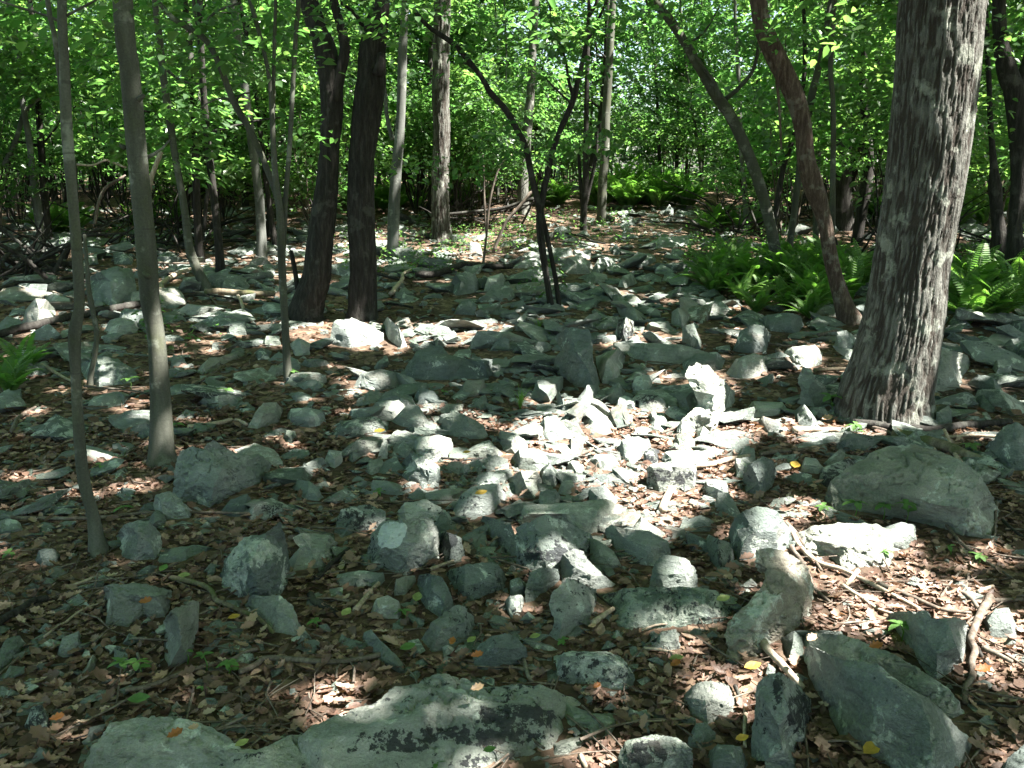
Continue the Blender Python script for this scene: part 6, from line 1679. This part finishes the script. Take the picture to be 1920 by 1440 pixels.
ONE = [  # photo position, size in px, colour, label
 (1410, 1262, 34, M_YEL, "bright yellow leaf lying left of the tan log end", .3), (1632, 1420, 44, M_YEL, "golden leaf at the bottom under the biggest wedge boulder", .6), (1490, 880, 34, M_YEL, "long yellow leaf right of the barrel-shaped rock", 1.2),
 (1355, 1135, 30, M_LIME, "pale green leaf resting on the lichen-crusted slab", .4), (765, 1226, 32, M_GRN, "fresh green maple leaf beside the log-shaped stone", .5), (783, 1132, 34, M_LIME, "pale yellow-green leaf below the leaning black-flecked rock", 1.5),
 (308, 1076, 26, M_GRN, "green leaf standing above the mossy kinked branch", 1.5), (347, 1089, 22, M_LIME, "lime leaf at the start of the mossy kinked branch", 0), (330, 1393, 28, M_ORA, "orange leaf on the mossy domed boulder", .7), (895, 1305, 26, M_TAN, "tan curled leaf on top of the whale-backed slab", .3),
 (263, 1325, 38, M_GRN, "dark green leaf above the mossy domed boulder", .1), (918, 1422, 24, M_GRN, "green leaf below the whale-backed slab", .3), (884, 1212, 24, M_LIME, "pale lime leaf left of the helmet-shaped rock", .9), (895, 1242, 24, M_ORA, "orange leaf at the left foot of the helmet-shaped rock", .2),
 (848, 1217, 22, M_ORA, "small orange leaf beside the smooth lozenge rock", 1.4), (1003, 1205, 22, M_LIME, "yellow-green leaf above the brick-shaped stone", .4), (1268, 1247, 28, M_LIME, "yellow-green leaf right of the brick-shaped stone", .2), (1265, 1257, 24, M_ORA, "red-brown leaf right of the brick-shaped stone", .6),
 (1118, 1299, 18, M_ORA, "small bright orange leaf right of the whale-backed slab", .6), (902, 933, 26, M_YEL, "yellow leaf lying on the dappled flat-topped rock", .5), (712, 814, 22, M_YEL, "yellow leaf by the long green slip of stone", .1), (752, 820, 22, M_LIME, "cream leaf right of the yellow one near the dark humped rock", .3),
 (875, 855, 16, M_YEL, "little yellow leaf right of the pale hump", .2), (1216, 612, 18, M_ORA, "vivid orange leaf beside the mottled round stone", .3), (1243, 612, 20, M_ORA, "vivid orange leaf right of its twin by the mottled stone", .7), (1110, 1185, 16, M_TAN, "pale tan leaf right of the upright leaf-shaped rock", .2),
 (1520, 1210, 24, M_TAN, "tan leaf on the layered slab behind the biggest wedge boulder", .6), (1640, 1225, 26, M_ORA, "rust-coloured leaf against the split-off layered slab", .2), (440, 1168, 22, M_YEL, "mustard leaf below the low blocky rock", .5), (275, 1140, 24, M_ORA, "brown-orange leaf leaning on the low blocky rock", .2),
 (650, 1160, 30, M_LIME, "pale leaf right of the tail-shaped rock", 1.2), (365, 1380, 20, M_TAN, "tan leaf at the edge of the mossy domed boulder", .1), (455, 1410, 26, M_LIME, "bright yellow-green leaf on the moss of the lower slab", .7), (110, 1360, 24, M_ORA, "orange leaf right of the piebald stone", .3),
 (1840, 1268, 28, M_ORA, "rusty leaf right of the big forked branch", .1), (1390, 1400, 26, M_YEL, "dull yellow leaf left of the craggy upright rock", .3), (1550, 790, 22, M_TAN, "tan leaf left of the oak's foot", .3)]
for u, v, s, mt, lab, az in ONE:
    g0 = ground(u, v + 4)
    k = 0.0
    if covered(u, v): k = .10
    p = CAM + (g0 - CAM) * (1 - k * .75)
    sc = s * np.linalg.norm(p - CAM) / F
    off = np.array([math.cos(az), math.sin(az), 0.0])
    me = leaf_mesh("fallen_leaf", T_OAK if mt in (M_ORA, M_TAN) else T_OVAL, np.array([-.5 * off * sc]), np.array([[off[0], off[1], .1]]), np.array([[.05, -.35, 1.0]]), np.array([sc]), np.array([sc * .8]), np.array([.5]), mt, np.array([.35]))
    o = link("fallen_leaf", me); o.location = p + np.array([0, 0, .03])
    tag(o, lab, "leaf", "coloured leaves on the forest floor")

# ------------------------------------------------------------------ seedlings, grass
def seedling(u, v, h, nl, ls, label, mat=M_GRN, seed=0):
    rnd = random.Random(seed * 7 + 1)
    g0 = ground(u, v); d = np.linalg.norm(g0 - CAM); H = h * d / F; LS = ls * d / F
    root = bpy.data.objects.new("seedling", None); ROOTC.objects.link(root); root.location = g0
    top = np.array([rnd.gauss(0, .1) * H, rnd.gauss(0, .1) * H, H])
    V, T = tube(np.array([[0, 0, -.02], top * .5 + np.array([.01, 0, 0]), top]), np.array([.003, .0025, .0015]), 5)
    link("stem", mesh_tris("stem", V, T, M_FERN, True, {"tint": np.full(len(V), .6)}), root)
    for k in range(nl):
        az = k * 2 * math.pi / max(3, min(nl, 5)) + rnd.uniform(-.4, .4)
        dv = np.array([[math.cos(az), math.sin(az), rnd.uniform(-.25, .2)]])
        f = 1 if k < 5 else rnd.uniform(.45, .8)
        l = LS * rnd.uniform(.8, 1.15)
        me = leaf_mesh("leaf", T_OVAL, (top * f)[None], dv, np.array([[rnd.gauss(0, .15), rnd.gauss(0, .15), 1.0]]), np.array([l * .85]), np.array([l * .66]), np.array([rnd.random()]), mat, np.array([-.3]))
        link("leaf", me, root)
    tag(root, label, "seedling", "small green seedlings")
SEEDS = [(1600, 975, 32, 5, 30, "glowing green seedling in front of the big domed boulder, left one"), (1655, 975, 26, 5, 28, "glowing green seedling in front of the big domed boulder, middle one"), (1697, 985, 40, 7, 26, "green seedling in front of the big domed boulder, right one"),
 (228, 1262, 22, 6, 26, "dark green seedling clump left of the crooked branch"), (262, 1270, 30, 7, 28, "leafy seedling at the foot of the upright narrow stone"), (385, 1262, 30, 5, 20, "light green seedling with four leaves on the crooked branch"), (425, 1268, 26, 8, 24, "bushy seedling right of the four-leaved one"), (350, 1245, 26, 4, 20, "small seedling against the upright narrow stone"),
 (380, 1302, 14, 4, 14, "tiny seedling below the crooked branch"), (1690, 1200, 30, 5, 30, "seedling growing before the plain grey slab"), (757, 1162, 18, 5, 20, "tiny bright seedling below the black-flecked rock"), (1055, 1212, 14, 5, 18, "tiny seedling right of the helmet-shaped rock"), (590, 1180, 16, 5, 18, "tiny seedling at the tip of the tail-shaped rock"),
 (1560, 780, 36, 7, 30, "broad-leaved seedling at the left foot of the oak"), (1545, 975, 26, 5, 22, "pale seedling at the sunlit slab's upper edge"), (1655, 1050, 18, 5, 18, "seedling at the lower rim of the glaring slab"), (1830, 1062, 20, 6, 20, "seedling right of the big domed boulder"), (1780, 1040, 16, 4, 16, "little seedling under the big domed boulder's right end"),
 (1600, 820, 24, 6, 22, "seedling beneath the grey hollow log"), (245, 730, 20, 5, 20, "bright seedling left of the smooth trunk"), (548, 715, 20, 6, 18, "bright seedling at the foot of the slim sapling"), (330, 808, 14, 4, 22, "yellowish seedling right of the smooth trunk"), (835, 935, 12, 4, 16, "seedling on the dappled rock's left"), (420, 745, 16, 4, 20, "green seedling above the pale curved branch"), (710, 935, 16, 5, 16, "seedling near the flat grey stone"),
 (190, 885, 14, 5, 20, "seedling left of the smooth trunk's foot"), (830, 745, 12, 3, 14, "tiny seedling beside the pointed flat rock"), (1080, 718, 12, 4, 16, "seedling on the three-sided boulder's foot"), (20, 1050, 14, 4, 18, "seedling at the left edge near the rounded green stone"), (1420, 875, 10, 4, 14, "tiny seedling left of the barrel-shaped rock"), (1820, 850, 16, 5, 20, "seedling in the oak's brush near the right edge"), (230, 960, 10, 3, 26, "broad green leafed seedling behind the squat grey boulder"), (820, 1440, 12, 4, 18, "seedling at the bottom edge below the whale-backed slab")]
for k, (u, v, h, nl, ls, lab) in enumerate(SEEDS): seedling(u, v, h, nl, ls, lab, M_GRN, k)

def grass_tuft(u, v, h, n, label, seed):
    rnd = random.Random(seed); g0 = ground(u, v); d = np.linalg.norm(g0 - CAM); H = h * d / F
    root = bpy.data.objects.new("grass_tuft", None); ROOTC.objects.link(root); root.location = g0
    for k in range(n):
        az = rnd.uniform(0, 6.28); sp = rnd.uniform(.15, .7); hh = H * rnd.uniform(.6, 1.1)
        z = np.linspace(0, 1, 6)
        C = np.stack([math.cos(az) * sp * H * z ** 1.6, math.sin(az) * sp * H * z ** 1.6, hh * (z - .35 * z ** 3)], 1)
        w = .0035 * (1 - z * .9); s = np.array([-math.sin(az), math.cos(az), 0])
        V = np.concatenate([C - s * w[:, None], C + s * w[:, None]]); Q = np.array([[i, i + 1, i + 7, i + 6] for i in range(5)])
        link("blade", mesh_tris("blade", V, Q, M_FERN, True, {"tint": np.full(len(V), rnd.uniform(.6, 1))}), root)
    tag(root, label, "grass", "grass tufts in the rocks")
grass_tuft(975, 772, 70, 26, "bright tuft of grass at the left rim of the sunny patch", 1)
grass_tuft(1010, 625, 50, 22, "dark tuft of grass below the forked sapling", 2)
grass_tuft(1030, 632, 30, 14, "low dark tuft of grass right of the taller dark tuft", 3)

# green ground cover between the far rocks
def ground_cover():
    rnd = random.Random(9); P = []
    for u0, u1, v0, v1, k in [(840, 1010, 415, 480, 170), (640, 840, 420, 500, 60), (1040, 1240, 420, 470, 50), (1280, 1480, 430, 520, 190), (120, 420, 430, 470, 60), (240, 420, 600, 660, 14), (1640, 1920, 430, 520, 130), (980, 1060, 510, 580, 30), (1000, 1180, 400, 425, 40), (760, 860, 480, 520, 40), (640, 780, 470, 520, 40)]:
        for _ in range(k):
            g0 = ground(rnd.uniform(u0, u1), rnd.uniform(v0, v1)); P.append(g0 + np.array([0, 0, rnd.uniform(.03, .2)]))
    A = spray_arrays(P, rnd, 8, .1, .055, .3)
    tag(link("undergrowth", leaf_mesh("undergrowth", T_LEAF, *A[:5], A[5], M_LEAF)), "low green undergrowth between the farther rocks", "undergrowth", None, "stuff")
ground_cover()
